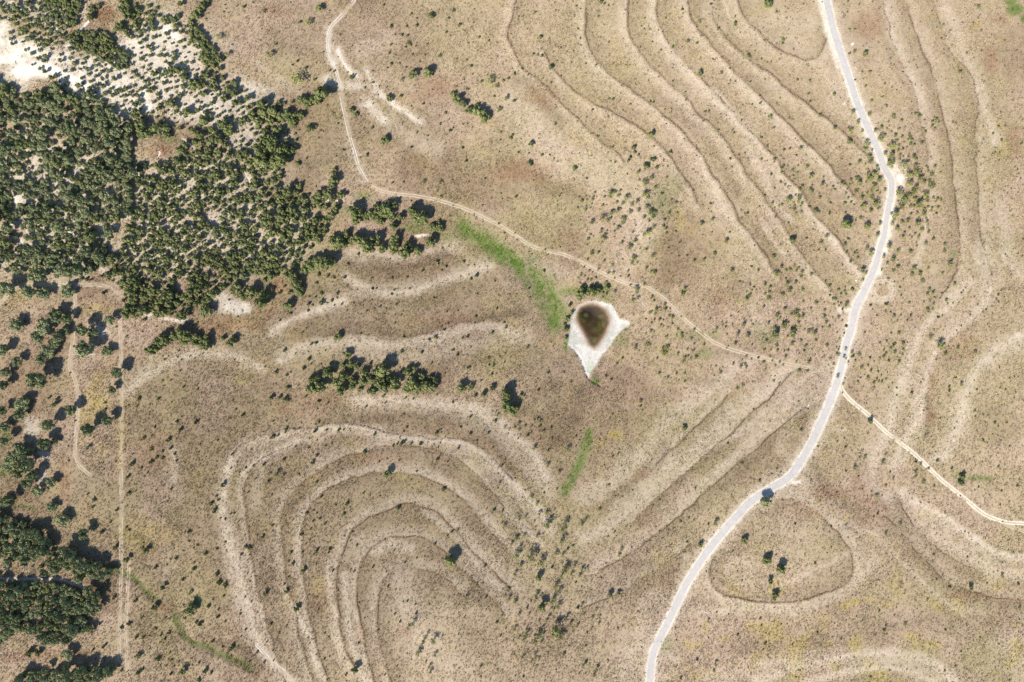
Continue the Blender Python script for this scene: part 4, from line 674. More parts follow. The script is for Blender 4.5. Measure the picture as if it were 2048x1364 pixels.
# woods: (outline, spacing, smallest and largest crown radius, share of oaks, chance that a place is taken)
WOODS = [
 ([(-60,165),(0,162),(20,168),(38,195),(62,178),(85,185),(110,165),(150,190),(185,180),(195,200),(225,215),(245,235),(262,235),(262,420),(225,442),(222,520),(190,540),(150,545),(110,553),(60,545),(0,540),(-60,545)],12.8,4.5,12.5,.85,.95),
 ([(85,-30),(165,-30),(160,0),(156,30),(150,50),(125,55),(95,40)],9.5,5,8.5,.4,1),
 ([(-40,-40),(85,-40),(95,40),(125,60),(135,82),(110,95),(80,88),(40,72),(25,40),(0,38),(-40,35)],11.5,3.5,6.5,.6,.85),
 ([(130,65),(150,62),(210,66),(232,90),(256,110),(254,135),(235,135),(190,112),(150,92)],9.5,5,8.5,.4,1),
 ([(60,100),(130,90),(190,115),(255,140),(262,200),(250,230),(215,205),(160,180),(110,160),(60,130)],12.5,2.6,5.5,.8,.75),
 ([(20,60),(40,72),(80,88),(90,110),(60,112),(20,90)],11,2.5,4.5,.8,.5),
 ([(240,-30),(260,5),(320,15),(312,60),(262,78),(232,70),(238,40)],10.5,4,6.5,.1,.9),
 ([(262,80),(330,50),(370,50),(405,125),(440,150),(470,165),(512,200),(600,235),(590,300),(540,330),(420,275),(300,240),(262,225)],11.6,2.3,5.4,.03,.85),
 ([(365,55),(378,40),(397,60),(420,85),(437,110),(440,145),(418,152),(405,122),(382,92)],8.8,4.5,7.5,.05,1),
 ([(262,330),(335,325),(365,290),(420,275),(470,300),(535,325),(565,345),(555,400),(512,420),(512,540),(470,560),(430,580),(400,600),(360,635),(330,628),(290,628),(250,640),(245,600),(240,570),(205,552),(225,530),(262,430)],11.2,3.4,8.8,.08,.97),
 ([(500,400),(520,380),(560,390),(590,372),(600,395),(640,385),(675,400),(680,410),(665,430),(655,445),(650,470),(640,480),(630,492),(608,500),(600,515),(590,545),(606,585),(598,592),(580,560),(555,545),(545,565),(520,560),(500,540)],12.3,4.5,10.5,.0,.97),
 ([(-60,1035),(0,1035),(40,1045),(60,1065),(100,1075),(110,1100),(150,1100),(165,1120),(200,1130),(218,1150),(190,1162),(150,1160),(130,1135),(95,1155),(40,1120),(0,1150),(-60,1150)],15,8,13,.9,.85),
 ([(-60,1170),(0,1168),(40,1166),(110,1169),(165,1182),(200,1195),(198,1222),(175,1240),(160,1265),(120,1285),(90,1290),(60,1270),(20,1260),(0,1285),(-60,1300)],13.5,8,12,.9,1),
 ([(95,1350),(130,1335),(175,1338),(228,1335),(222,1352),(190,1362),(150,1390),(100,1390)],11,7,10,.9,1),
 ([(20,1364),(30,1352),(60,1345),(90,1340),(92,1390),(10,1390)],11,7,10,.9,1),
]
OPEN = [(215,28,26,22),(312,300,44,24),(290,192,10,16),(297,213,8,8),(338,57,9,9),(354,72,10,7),(490,352,6,20),(362,570,11,15),(60,402,14,7),(34,400,8,10),(33,446,8,12),(160,393,9,5),(215,386,6,6),(226,453,11,4),(137,466,14,5),(45,484,13,7),
 (125,524,11,4),(385,290,10,16),(560,575,24,18),(455,500,8,6),(343,530,10,6),(520,470,6,10),(545,420,10,6),(300,345,14,7),(400,395,10,8),(590,455,6,8),(268,362,5,76),(30,1120,8,14),(110,1115,6,12),(78,1130,12,10),(50,300,9,6),(100,255,6,5),(98,295,7,5),(15,250,8,5),(150,320,6,5),(85,350,6,8),(420,430,14,8),(380,440,10,7),(440,470,8,5)]
tree_cells = {}
def far_enough(u, v, d, own):
    c = 24
    for a in range(int(u // c) - 1, int(u // c) + 2):
        for b in range(int(v // c) - 1, int(v // c) + 2):
            for (p, q, r) in tree_cells.get((a, b), ()):
                if (p - u) ** 2 + (q - v) ** 2 < max(d, 0.75 * (own + r)) ** 2: return False
    return True
def put(u, v, r): tree_cells.setdefault((int(u // 24), int(v // 24)), []).append((u, v, r))
_rd = smooth_line(ROAD, 2.0)
def off_road(u, v, r):
    i = int(np.argmin((_rd[:, 0] - u) ** 2 + (_rd[:, 1] - v) ** 2)); du, dv = u - _rd[i, 0], v - _rd[i, 1]
    L = math.hypot(du, dv); need = 8.5 + 0.9 * r
    if L >= need: return u, v
    if L < 2: du, dv, L = -1.0, 0.4, 1.08
    return _rd[i, 0] + du / L * need, _rd[i, 1] + dv / L * need
PL = [(*off_road(u - (1.2 if k == 'M' else 0), v + (1.6 if k == 'M' else 0), r), r * (1.15 if k == 'J' else 1.0), k) for u, v, r, k in PL]
for u, v, r, k in PL: put(u, v, r)
rw_ = random.Random(3)
for poly, sp, r0, r1, oak, prob in WOODS:
    us = [p[0] for p in poly]; vs = [p[1] for p in poly]
    n_try = int((max(us) - min(us)) * (max(vs) - min(vs)) / (sp * sp) * 14)
    for _ in range(n_try):
        u = rw_.uniform(min(us), max(us)); v = rw_.uniform(min(vs), max(vs))
        if not bool(inside(poly, np.array(u), np.array(v))): continue
        if any(((u - a) / (c + 2)) ** 2 + ((v - b) / (d + 2)) ** 2 < 1 for a, b, c, d in OPEN): continue
        r = r0 + (r1 - r0) * rw_.random() ** 1.4
        if not far_enough(u, v, sp * 0.80, r * 0.9): continue
        put(u, v, r)
        if rw_.random() > prob: continue
        PL.append((u, v, r, 'O' if rw_.random() < oak else 'J'))
for _v in range(242, 432, 13):
    PL.append((255 + rw_.uniform(-2, 2), _v, rw_.uniform(7, 9), 'O'))
# loose mesquite thickets
for (u0, v0, u1, v1, n) in ((1150,320,1350,620,90),(1480,560,1690,745,110),(1560,330,1770,560,70),(1690,240,1880,400,90),(1770,400,1880,640,60),(1000,1030,1190,1364,45),(1220,620,1460,740,40),(1690,640,1800,780,30),(960,690,1160,900,40)):
    cl = [(rw_.uniform(u0, u1), rw_.uniform(v0, v1)) for _ in range(max(4, n // 6))]
    for _ in range(n):
        a = cl[rw_.randrange(len(cl))]; u = rw_.gauss(a[0], 14); v = rw_.gauss(a[1], 14)
        du = np.min(np.hypot(np.array([p[0] for p in ROAD]) - u, np.array([p[1] for p in ROAD]) - v))
        if du < 12 or (1130 < u < 1262 and 596 < v < 760) or not far_enough(u, v, 5, 2): continue
        put(u, v, 3); PL.append((u, v, rw_.uniform(1.8, 3.8), 'M'))
# unlisted tiny seedlings that speckle the pasture
SEED = []
for _ in range(1500):
    u = rw_.uniform(250, 2060); v = rw_.uniform(-10, 1374)
    if 240 < u < 680 and v < 640 and u < 680 - (v > 560) * 200: continue
    if not far_enough(u, v, 9, 2) or off_road(u, v, 2) != (u, v) or (1134 < u < 1262 and 598 < v < 765): continue
    SEED.append((u, v, rw_.uniform(1.0, 1.9)))

# ------------------------------------------------------------------ foliage meshes
def leaf_mat(name, c0, c1, transl=0.25):
    m, t, b = mat(name, 0.75)
    oi = t.nodes.new("ShaderNodeObjectInfo")
    tc = t.nodes.new("ShaderNodeTexCoord")
    n = t.nodes.new("ShaderNodeTexNoise"); n.inputs["Scale"].default_value = 2.2; n.inputs["Detail"].default_value = 3
    t.links.new(tc.outputs["Object"], n.inputs["Vector"])
    ad = t.nodes.new("ShaderNodeMath"); ad.operation = 'MULTIPLY_ADD'; ad.inputs[1].default_value = 0.75; 
    t.links.new(oi.outputs["Random"], ad.inputs[0])
    mr = t.nodes.new("ShaderNodeMapRange"); mr.inputs[1].default_value = 0.3; mr.inputs[2].default_value = 0.7; mr.inputs[3].default_value = 0.0; mr.inputs[4].default_value = 0.45
    t.links.new(n.outputs["Fac"], mr.inputs[0]); t.links.new(mr.outputs[0], ad.inputs[2])
    mx = t.nodes.new("ShaderNodeMix"); mx.data_type = 'RGBA'
    mx.inputs[6].default_value = (*c0, 1); mx.inputs[7].default_value = (*c1, 1)
    t.links.new(ad.outputs[0], mx.inputs[0]); t.links.new(mx.outputs[2], b.inputs["Base Color"])
    return m
M_leaf = {'J': leaf_mat("juniper_leaves", (0.108, 0.132, 0.046), (0.228, 0.240, 0.090)),
          'O': leaf_mat("oak_leaves", (0.120, 0.146, 0.064), (0.255, 0.270, 0.132)),
          'M': leaf_mat("mesquite_leaves", (0.17, 0.195, 0.060), (0.34, 0.345, 0.115)),
          'S': leaf_mat("shrub_leaves", (0.085, 0.105, 0.034), (0.20, 0.21, 0.065))}
M_bark = simple_mat("grey_bark", ((0.10, 0.08, 0.06), (0.20, 0.17, 0.135)), 3.0, 0.95, 0.5)

def crown_mesh(name, seed, n_lobes, n_leaf, leaf, squash, open_, material, core=True):
    """unit-radius crown: leaf-sized faces on a heap of uneven lobes round a dense core"""
    r = np.random.default_rng(seed)
    lob = []
    for i in range(n_lobes):
        a = 2 * math.pi * (i / n_lobes + 0.15 * r.random()); ring = 0.25 + 0.47 * math.sqrt(r.random())
        if i % 3 == 0: ring *= 0.4
        z = (0.15 + 0.6 * r.random()) * (1 - 0.6 * ring)
        lob.append((ring * math.cos(a), ring * math.sin(a), z * squash * 1.3, 0.26 + 0.2 * r.random()))
    V, F = [], []
    if core:
        for (cx, cy, cz, cr) in lob:
            o = len(V); q = cr * 0.95
            ring1 = [(cx + q * math.cos(k * math.pi / 3), cy + q * math.sin(k * math.pi / 3), cz - 0.05 * squash) for k in range(6)]
            V += ring1 + [(cx, cy, cz + q * squash), (cx, cy, cz - q * squash * 1.1)]
            for k in range(6):
                F.append((o + k, o + (k + 1) % 6, o + 6)); F.append((o + (k + 1) % 6, o + k, o + 7))
    for i in range(n_leaf):
        cx, cy, cz, cr = lob[r.integers(n_lobes)]
        d = r.normal(size=3); d /= np.linalg.norm(d)
        if d[2] < -0.3: d[2] *= -0.6
        rad = cr * (1 + open_ * (r.random() - 0.45))
        p = np.array([cx, cy, cz]) + d * rad * np.array([1, 1, squash])
        nrm = d + 0.24 * r.normal(size=3); nrm /= np.linalg.norm(nrm)
        t = np.cross(nrm, r.normal(size=3)); t /= np.linalg.norm(t) + 1e-9
        b = np.cross(nrm, t)
        s = leaf * (0.6 + 0.8 * r.random())
        o = len(V)
        V += [tuple(p + t * s), tuple(p + b * s * 0.7), tuple(p - t * s * 0.9), tuple(p - b * s * 0.75)]
        F.append((o, o + 1, o + 2, o + 3))
    me = bpy.data.meshes.new(name)
    me.from_pydata(V, [], F); me.materials.append(material)
    return me

def trunk_mesh(name, seed, stems, h, material):
    r = random.Random(seed); V, F = [], []
    def limb(p, q, r0, r1):
        p = Vector(p); q = Vector(q); d = (q - p).normalized()
        a = d.orthogonal().normalized(); b = d.cross(a); o = len(V)
        for c, rr in ((p, r0), (q, r1)):
            for k in range(6):
                t = k * math.pi / 3
                V.append(tuple(c + a * rr * math.cos(t) + b * rr * math.sin(t)))
        for k in range(6):
            F.append((o + k, o + (k + 1) % 6, o + 6 + (k + 1) % 6, o + 6 + k))
    for s in range(stems):
        a = 2 * math.pi * (s + r.random() * 0.5) / stems
        lean = 0.10 if stems == 1 else 0.28
        fork = (lean * math.cos(a), lean * math.sin(a), h * 0.45)
        limb((0.03 * math.cos(a), 0.03 * math.sin(a), -0.12), fork, 0.085 if stems == 1 else 0.05, 0.06 if stems == 1 else 0.035)
        for k in range(3):
            b = a + 2.1 * k + r.random()
            limb(fork, (fork[0] + 0.42 * math.cos(b), fork[1] + 0.42 * math.sin(b), h * (0.75 + 0.3 * r.random())), 0.045 if stems == 1 else 0.028, 0.012)
    me = bpy.data.meshes.new(name); me.from_pydata(V, [], F); me.materials.append(material)
    return me

# unit plants (crown radius 1): name, crown meshes, trunk meshes, crown base height, overall height
KIND = {
 'J': dict(n=8, lob=11, leaf_n=420, leaf=0.115, sq=0.95, op=0.35, stems=1, base=0.42, top=1.55),
 'O': dict(n=8, lob=15, leaf_n=620, leaf=0.100, sq=0.75, op=0.45, stems=1, base=0.55, top=1.45),
 'M': dict(n=8, lob=10, leaf_n=230, leaf=0.105, sq=0.70, op=0.95, stems=3, base=0.50, top=1.25),
 'S': dict(n=8, lob=7, leaf_n=130, leaf=0.19, sq=0.95, op=0.50, stems=0, base=0.12, top=1.30)}
PROTO = {}
for k, d in KIND.items():
    cr = [crown_mesh("crown", 100 * ord(k) + i, d['lob'], d['leaf_n'], d['leaf'], d['sq'], d['op'], M_leaf[k], core=(k != 'M')) for i in range(d['n'])]
    if k == 'S':
        for me in cr:                      # foliage that reaches the ground
            for v in me.vertices: v.co.z = max(0.0, v.co.z + 0.20)
    tk = [trunk_mesh("trunk", 50 * ord(k) + i, d['stems'], d['base'] + 0.35, M_bark) for i in range(3)] if d['stems'] else []
    PROTO[k] = (cr, tk)

# ------------------------------------------------------------------ which plants are told apart, and what they are called
LAND = [("the dry pond",1187,660),("the lone roadside oak",1531,1003),("the sandy track fork",1683,765),("the white bare slope",60,130),("the round reddish clearing",215,28),
 ("the brown wood clearing",312,300),("the slanting juniper row",930,210),("the long juniper grove",760,750),("the bright green swale",1020,515),("the narrow green strip",1160,920),("the ring-shaped terrace",1570,1120),
 ("the innermost terrace arch",820,1250),("the white roadside spot",1801,356),("the small turning circle",1762,580),("the weedy creek",370,1265),("the yellow grass patch",190,800),("the bend of the white track",657,85),
 ("the dirt track kink",742,372),("the road's bottom end",1300,1340),("the road's top end",1655,20),("the green top corner",2030,20),("the red terrace ridge",1960,1190),("the pale bare streaks",755,170),
 ("the reddish grass patch",1030,345),("the midfield mesquite thicket",1265,420),("the level track's corner",240,590),("the white eroded bank",470,616),("the juniper grove's left end",630,765),("the terrace notch",1100,1080),
 ("the sandy track's far end",1990,1040),("the upper terraces",1400,150),("the tall right-hand terraces",1900,250),("the right-hand pale bank",1940,760),("the left-hand pale bend",450,980),("the valley tree bank",800,512),
 ("the lower left wood",100,1225),("the large wood's middle",130,350),("the outer terrace arch",850,890),("the slanted roadside fields",1440,900),("the lower yellow weeds",1720,1210),("the lower right corner",2000,1330)]
ORD = ["closest","second closest","third closest","fourth closest","fifth closest","sixth closest","seventh closest","eighth closest","ninth closest","tenth closest","eleventh closest","twelfth closest","thirteenth closest","fourteenth closest","fifteenth closest","sixteenth closest","seventeenth closest","eighteenth closest","nineteenth closest","twentieth closest","twenty-first closest","twenty-second closest","twenty-third closest","twenty-fourth closest","twenty-fifth closest","twenty-sixth closest"]
DIRS = ["right of","above-right of","above","above-left of","left of","below-left of","below","below-right of"]
NAME = {'J': ("juniper_tree","juniper tree","tree"), 'O': ("oak_tree","live oak","tree"), 'M': ("mesquite_bush","mesquite bush","bush"), 'S': ("juniper_shrub","shrub","shrub")}
LOOK = {'J': ("big rounded green","rounded green","small green"), 'O': ("broad grey-green","grey-green","small grey-green"),
        'M': ("wide yellow-green","sparse yellow-green","small yellow-green"), 'S': ("larger dark","low dark","tiny dark")}
CUT = {'J': (9.5, 6.0), 'O': (12, 8), 'M': (6.0, 4.2), 'S': (4.0, 2.6)}
GROUPS = {'J': "junipers spread over the valley", 'O': "live oaks of the left side woods", 'M': "yellow-green mesquite bushes on the slopes", 'S': "dark low shrubs dotted over the pasture"}
uniq = []
seen = {}
for it in PL:
    key = (round(it[0] / 3), round(it[1] / 3), it[3])
    if key in seen: continue
    seen[key] = 1; uniq.append(it)
PL = uniq
TOP = {}
single, mass = {}, {}
for k in 'JOMS':
    L = sorted([p for p in PL if p[3] == k], key=lambda p: -(p[2] if (0 <= p[0] < 2048 and 0 <= p[1] < 1364) else -1))
    single[k], mass[k] = L[:300], L[300:]
    print("plants", k, len(L))
def sizeword(k, r):
    a, b = CUT[k]
    return LOOK[k][0 if r >= a else 1 if r >= b else 2]
cells = {}
for k in 'JOMS':
    for p in single[k]:
        li = min(range(len(LAND)), key=lambda i: (LAND[i][1] - p[0]) ** 2 + (LAND[i][2] - p[1]) ** 2)
        du, dv = p[0] - LAND[li][1], LAND[li][2] - p[1]
        s = int(round(math.atan2(dv, du) / (math.pi / 4))) % 8
        cells.setdefault((k, sizeword(k, p[2]), li, s), []).append((du * du + dv * dv, p))
LABEL = {}
for (k, sw, li, s), L in cells.items():
    L.sort(key=lambda t: t[0])
    for i, (_, p) in enumerate(L):
        if len(L) == 1: t = f"{sw} {NAME[k][1]} {DIRS[s]} {LAND[li][0]}"
        elif i < len(ORD): t = f"{sw} {NAME[k][1]}, {ORD[i]} {DIRS[s]} {LAND[li][0]}"
        else: t = f"{sw} {NAME[k][1]} farther out {DIRS[s]} {LAND[li][0]}"
        LABEL[p] = t

rp = random.Random(21)
def dims(k, r):
    R = r * S
    if k == 'S': return R * 1.02, R * rp.uniform(1.0, 1.6)
    if k == 'M': return R * 1.18, R * rp.uniform(1.3, 1.9)
    if k == 'J': return R * 1.05, R * rp.uniform(1.05, 1.55)
    return R * 1.05, R * rp.uniform(0.9, 2.0)
def stand(k, u, v, R, Hs):
    up = Hs * (KIND[k]['base'] + 0.45) if k != 'S' else Hs * 0.5
    x, y = world_xy(u, v, up)
    return float(x), float(y), float(ground_z(x, y))

for k in 'JOM':
    cr, tk = PROTO[k]
    d = KIND[k]
    for i, p in enumerate(single[k]):
        R, Hs = dims(k, p[2]); x, y, z = stand(k, p[0], p[1], R, Hs)
        e = bpy.data.objects.new(NAME[k][0], None); e.empty_display_size = 0.2
        e.location = (x, y, z); e.rotation_euler = (0, 0, rp.uniform(0, 6.28)); e.scale = (R, R * rp.uniform(0.88, 1.1), Hs)
        COL.objects.link(e)
        tag(e, LABEL[p], NAME[k][2], GROUPS[k])
        c = bpy.data.objects.new("crown", cr[rp.randrange(len(cr))]); c.parent = e; c.location = (0, 0, d['base']); COL.objects.link(c)
        t = bpy.data.objects.new("trunk", tk[rp.randrange(3)]); t.parent = e; COL.objects.link(t)
for p in single['S']:
    R, Hs = dims('S', p[2]); x, y, z = stand('S', p[0], p[1], R, Hs)
    o = bpy.data.objects.new(NAME['S'][0], PROTO['S'][0][rp.randrange(8)])
    o.location = (x, y, z - 0.03); o.rotation_euler = (0, 0, rp.uniform(0, 6.28)); o.scale = (R, R * rp.uniform(0.85, 1.1), Hs)
    COL.objects.link(o); tag(o, LABEL[p], 'shrub', GROUPS['S'])

# ------------------------------------------------------------------ masses nobody could count: geometry-node instances
def scatter(name, pts, scl, rot, var, protos, label, tint=None):
    """one object; each point carries one plant out of protos (list of unlinked objects)"""
    src = bpy.data.collections.new(name + "_source")
    for i, o in enumerate(protos):
        o.name = f"{name}_piece_{i:02d}"; src.objects.link(o)
    me = bpy.data.meshes.new(name)
    n = len(pts); me.vertices.add(n); me.vertices.foreach_set("co", np.asarray(pts, np.float32).ravel())
    a = me.attributes.new("scl", 'FLOAT_VECTOR', 'POINT'); a.data.foreach_set("vector", np.asarray(scl, np.float32).ravel())
    a = me.attributes.new("rot", 'FLOAT_VECTOR', 'POINT'); a.data.foreach_set("vector", np.asarray(rot, np.float32).ravel())
    a = me.attributes.new("var", 'INT', 'POINT'); a.data.foreach_set("value", np.asarray(var, np.int32).ravel())
    if tint is not None:
        a = me.attributes.new("tint", 'FLOAT_COLOR', 'POINT')
        a.data.foreach_set("color", np.concatenate([tint, np.ones((n, 1))], 1).astype(np.float32).ravel())
    ob = bpy.data.objects.new(name, me); COL.objects.link(ob)
    ng = bpy.data.node_groups.new(name, 'GeometryNodeTree')
    ng.interface.new_socket("Geometry", in_out='INPUT', socket_type='NodeSocketGeometry')
    ng.interface.new_socket("Geometry", in_out='OUTPUT', socket_type='NodeSocketGeometry')
    gi = ng.nodes.new("NodeGroupInput"); go = ng.nodes.new("NodeGroupOutput")
    ip = ng.nodes.new("GeometryNodeInstanceOnPoints")
    ci = ng.nodes.new("GeometryNodeCollectionInfo"); ci.inputs["Collection"].default_value = src
    ci.inputs["Separate Children"].default_value = True; ci.inputs["Reset Children"].default_value = True
    def na(nm, ty):
        q = ng.nodes.new("GeometryNodeInputNamedAttribute"); q.data_type = ty; q.inputs["Name"].default_value = nm
        return [o for o in q.outputs if o.enabled and o.name == "Attribute"][0]
    er = ng.nodes.new("FunctionNodeEulerToRotation")
    ng.links.new(na("rot", 'FLOAT_VECTOR'), er.inputs[0])
    ng.links.new(gi.outputs[0], ip.inputs["Points"]); ng.links.new(ci.outputs[0], ip.inputs["Instance"])
    ip.inputs["Pick Instance"].default_value = True
    ng.links.new(na("var", 'INT'), ip.inputs["Instance Index"])
    ng.links.new(er.outputs[0], ip.inputs["Rotation"]); ng.links.new(na("scl", 'FLOAT_VECTOR'), ip.inputs["Scale"])
    ng.links.new(ip.outputs[0], go.inputs[0])
    md = ob.modifiers.new("scatter", 'NODES'); md.node_group = ng
    tag(ob, label, kind="stuff")
    return ob

def mass_of(k, name, label, items):
    cr, tk = PROTO[k]; d = KIND[k]
    protos = []
    for i, me in enumerate(cr):
        if k == 'S':
            protos.append(bpy.data.objects.new("piece", me)); continue
        tm = tk[i % 3]
        V = [(v.co.x, v.co.y, v.co.z + d['base']) for v in me.vertices] + [tuple(v.co) for v in tm.vertices]
        o = len(me.vertices)
        F = [tuple(f.vertices) for f in me.polygons] + [tuple(a + o for a in f.vertices) for f in tm.polygons]
        m2 = bpy.data.meshes.new("piece"); m2.from_pydata(V, [], F)
        m2.materials.append(M_leaf[k]); m2.materials.append(M_bark)
        m2.polygons.foreach_set("material_index", [0] * len(me.polygons) + [1] * len(tm.polygons))
        protos.append(bpy.data.objects.new("piece", m2))
    P, Sc, Ro, Va = [], [], [], []
    for it in items:
        R, Hs = dims(k, it[2]); x, y, z = stand(k, it[0], it[1], R, Hs)
        P.append((x, y, z)); Sc.append((R, R * rp.uniform(0.88, 1.1), Hs)); Ro.append((0, 0, rp.uniform(0, 6.28))); Va.append(rp.randrange(len(protos)))
    scatter(name, P, Sc, Ro, Va, protos, label)
if mass['J']: mass_of('J', "juniper_woodland", "packed small dark junipers filling the left hand woods", mass['J'])
if mass['O']: mass_of('O', "oak_woodland", "closed grey-green oak canopy of the left hand wood", mass['O'])
if mass['M']: mass_of('M', "mesquite_scrub", "small yellow-green mesquite scrub scattered on the slopes", mass['M'])
mass_of('S', "pasture_scrub", "countless tiny dark seedlings speckling the dry pasture", [(p[0], p[1], p[2]) for p in mass['S']] + SEED)

# ------------------------------------------------------------------ a few single things on the ground
def rock(name, u, v, r, seed, label):
    rr = random.Random(seed)
    import bmesh
    bm = bmesh.new(); bmesh.ops.create_icosphere(bm, subdivisions=2, radius=1.0)
    for vv in bm.verts:
        k = 0.75 + 0.5 * rr.random()
        vv.co = Vector((vv.co.x * k * r, vv.co.y * k * r * 0.7, max(-0.1, vv.co.z * k * r * 0.45)))
    me = bpy.data.meshes.new(name); bm.to_mesh(me); bm.free(); me.materials.append(M_rock)
    o = bpy.data.objects.new(name, me); COL.objects.link(o)
    x, y = world_xy(u, v); o.location = (float(x), float(y), float(ground_z(x, y))); o.rotation_euler = (0, 0, rr.uniform(0, 6))
    tag(o, label, "rock")
M_rock = simple_mat("limestone", ((0.60, 0.57, 0.50), (0.80, 0.77, 0.70)), 2.0, 0.9, 0.5)
rock("limestone_boulder", 1705, 87, 0.9, 1, "flat white limestone boulder right of the paved road near its top")
rock("limestone_boulder", 1712, 561, 0.7, 2, "small white limestone slab left of the road above the turning circle")
rock("limestone_boulder", 1617, 811, 0.8, 3, "white limestone slab at the end of the brown terrace ridge")
def dead_tree(u, v, L, seed, label):
    rr = random.Random(seed)
    V, F = [], []
    def limb(p, q, r0, r1):
        p = Vector(p); q = Vector(q); d = (q - p).normalized(); a = d.orthogonal().normalized(); b = d.cross(a); o = len(V)
        for c, r in ((p, r0), (q, r1)):
            for k in range(6): V.append(tuple(c + a * r * math.cos(k * math.pi / 3) + b * r * math.sin(k * math.pi / 3)))
        for k in range(6): F.append((o + k, o + (k + 1) % 6, o + 6 + (k + 1) % 6, o + 6 + k))
    p = Vector((0, 0, 0.25)); d = Vector((0.75, 0.66, 0.03))
    for i in range(5):
        q = p + d * L / 5 + Vector((rr.uniform(-.15, .15), rr.uniform(-.15, .15), 0.05))
        limb(p, q, 0.22 - 0.035 * i, 0.19 - 0.035 * i)
        for s in (-1, 1):
            b = Vector((-d.y * s, d.x * s, 0.15)) + d * 0.7
            e = p + b.normalized() * rr.uniform(0.6, 1.7)
            limb(p, e, 0.08, 0.04); limb(e, e + Vector((rr.uniform(-.6, .9), rr.uniform(-.3, .9), 0.2)), 0.04, 0.015)
        p = q
    x, y = world_xy(u, v)
    e = bpy.data.objects.new("fallen_tree", None); COL.objects.link(e); e.location = (float(x), float(y), float(ground_z(x, y)))
    tag(e, label, "dead tree")
    mesh_obj("trunk", V, F, M_dead, parent=e)
M_dead = simple_mat("bleached_wood", ((0.20, 0.17, 0.14), (0.36, 0.32, 0.27)), 4.0, 0.9, 0.4)
dead_tree(1148, 795, 5.2, 4, "bleached fallen tree lying in the grass below the dry pond")

# ------------------------------------------------------------------ dry bunch grass
def tuft(seed, n, spread, h, w):
    r = np.random.default_rng(seed); V, F = [], []
    for i in range(n):
        a = r.random() * 2 * math.pi; q = spread * 0.45 * math.sqrt(r.random())
        bx, by = q * math.cos(a), q * math.sin(a)
        a2 = a + r.normal() * 0.6; ln = spread * (0.25 + 0.6 * r.random()); hh = h * (0.5 + 0.6 * r.random())
        px_, py_ = -math.sin(a2) * w, math.cos(a2) * w
        o = len(V)
        mx_, my_ = bx + 0.4 * ln * math.cos(a2), by + 0.4 * ln * math.sin(a2)
        V += [(bx - px_ * .6, by - py_ * .6, -0.03), (bx + px_ * .6, by + py_ * .6, -0.03), (mx_ - px_, my_ - py_, hh * 0.75), (mx_ + px_, my_ + py_, hh * 0.75), (bx + ln * math.cos(a2), by + ln * math.sin(a2), hh * (0.7 + 0.3 * r.random()))]
        F += [(o, o + 1, o + 3, o + 2), (o + 2, o + 3, o + 4)]
    me = bpy.data.meshes.new("tuft"); me.from_pydata(V, [], F); me.materials.append(M_grass)
    return bpy.data.objects.new("tuft", me)
M_grass, gt, gb = mat("dry_grass", 0.85)
ga = gt.nodes.new("ShaderNodeAttribute"); ga.attribute_type = 'INSTANCER'; ga.attribute_name = "tint"
gt.links.new(ga.outputs["Color"], gb.inputs["Base Color"])
tufts = [tuft(900 + i, 11, 1.0, 1.0, 0.13) for i in range(6)]
CELL = 0.86
tx = np.arange(-XH + 6, XH - 6, CELL); ty = np.arange(-YH + 6, YH - 6, CELL)
TX, TY = np.meshgrid(tx, ty); TX = TX.ravel(); TY = TY.ravel()
TX = TX + RNG.uniform(-0.5, 0.5, TX.shape) * CELL * 1.1; TY = TY + RNG.uniform(-0.5, 0.5, TY.shape) * CELL * 1.1
gd = sample(GRASS, TX, TY)
vig = 0.30 + 0.9 * (fbm(TX, TY, 6, 44, 3) - 0.15) + 0.7 * (fbm(TX, TY, 30, 140, 3) - 0.5)
keep = RNG.random(TX.shape) < gd * np.clip(vig, 0.15, 1) * (1 - 0.9 * (sample(ridge, TX, TY) > 0.35))
TX, TY, gd = TX[keep], TY[keep], gd[keep]
tz = ground_z(TX, TY)
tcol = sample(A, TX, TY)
lum = RNG.uniform(0.95, 1.45, len(TX))[:, None]
kind_r = RNG.random(len(TX))
rdg = sample(ridge, TX, TY)
tcol = tcol * lum
weed = kind_r < 0.05
tcol[weed] = np.array([0.15, 0.105, 0.07]) * RNG.uniform(0.6, 1.2, (weed.sum(), 1))
grn = (kind_r > 0.10) & (kind_r < 0.20)
tcol[grn] = tcol[grn] * np.array([0.80, 0.95, 0.60])
yg = (rdg < 0.3) & (kind_r > 0.20) & (kind_r < 0.20 + 0.11 * sstep(0.45, 0.65, fbm(TX, TY, 22, 120, 3)) * sstep(-120, 60, TX))
tcol[yg] = np.array([0.43, 0.43, 0.15]) * RNG.uniform(0.7, 1.2, (yg.sum(), 1))
sz = 0.36 + 0.58 * RNG.random(len(TX)) ** 2
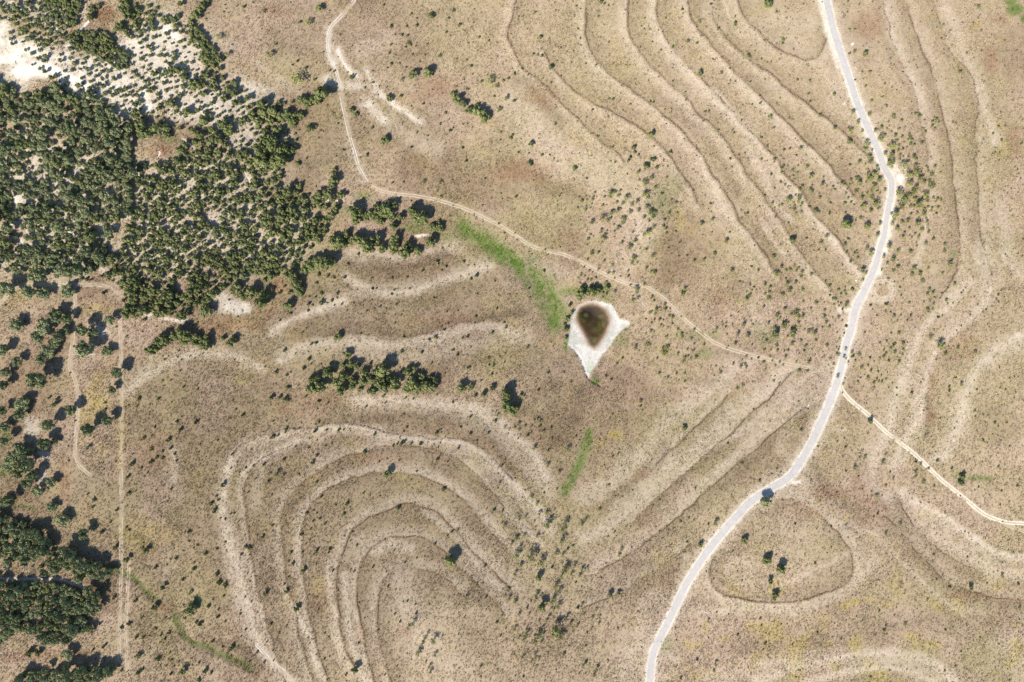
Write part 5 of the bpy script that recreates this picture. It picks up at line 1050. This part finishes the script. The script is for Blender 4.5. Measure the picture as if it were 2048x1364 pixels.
hs = sz * RNG.uniform(0.5, 1.0, len(TX)) * (1 - 0.45 * np.clip(sample(pale, TX, TY), 0, 1)) * (0.7 + 0.7 * fbm(TX, TY, 30, 140, 3))
# the crests of the terrace ridges carry a line of tall dark grass
RT = []
for P, s_r in RIDGES:
    L = np.linalg.norm(np.diff(P, axis=0), axis=1); cum = np.concatenate([[0], np.cumsum(L)])
    t = np.arange(0, cum[-1], 0.34)
    q = np.stack([np.interp(t, cum, P[:, 0]), np.interp(t, cum, P[:, 1])], 1)
    # the same wandering as the soil bands
    q[:, 0] -= 3.0 * (fbm(q[:, 0], q[:, 1], 9, 40, 3) - 0.5); q[:, 1] -= 3.0 * (fbm(q[:, 0], q[:, 1], 9, 47, 3) - 0.5)
    m = RNG.random(len(t)) < np.clip(s_r * (0.25 + 1.5 * (fbm(q[:, 0], q[:, 1], 18, 61, 2) - 0.2)), 0.1, 0.95)
    m &= (sample(D_road, q[:, 0], q[:, 1]) > 3.2) & (sample(trackm, q[:, 0], q[:, 1]) < 0.2)
    RT.append(q[m])
RT = np.vstack(RT); RT = RT + RNG.normal(0, 0.22, RT.shape)
nr = len(RT)
hue = RNG.random((nr, 1)) * np.clip(1.6 * fbm(RT[:, 0], RT[:, 1], 25, 130, 2) - 0.2, 0, 1)[:, None]
rcol = np.array([0.145, 0.102, 0.062]) * (1 - hue) + np.array([0.26, 0.155, 0.085]) * hue
rcol = rcol * RNG.uniform(0.7, 1.35, (nr, 1))
TX = np.concatenate([TX, RT[:, 0]]); TY = np.concatenate([TY, RT[:, 1]]); tz = ground_z(TX, TY)
tcol = np.vstack([tcol, rcol]); rs = RNG.uniform(0.32, 0.55, nr); sz = np.concatenate([sz, rs]); hs = np.concatenate([hs, rs * RNG.uniform(0.6, 1.1, nr)])
print("tufts", len(TX))
scatter("dry_grass", np.stack([TX, TY, tz], 1), np.stack([sz, sz, hs], 1), np.stack([np.zeros_like(TX), np.zeros_like(TX), RNG.uniform(0, 6.28, len(TX))], 1),
        RNG.integers(0, 6, len(TX)), tufts, "dry straw coloured bunch grass covering the pasture", np.clip(tcol, 0.01, 0.8))
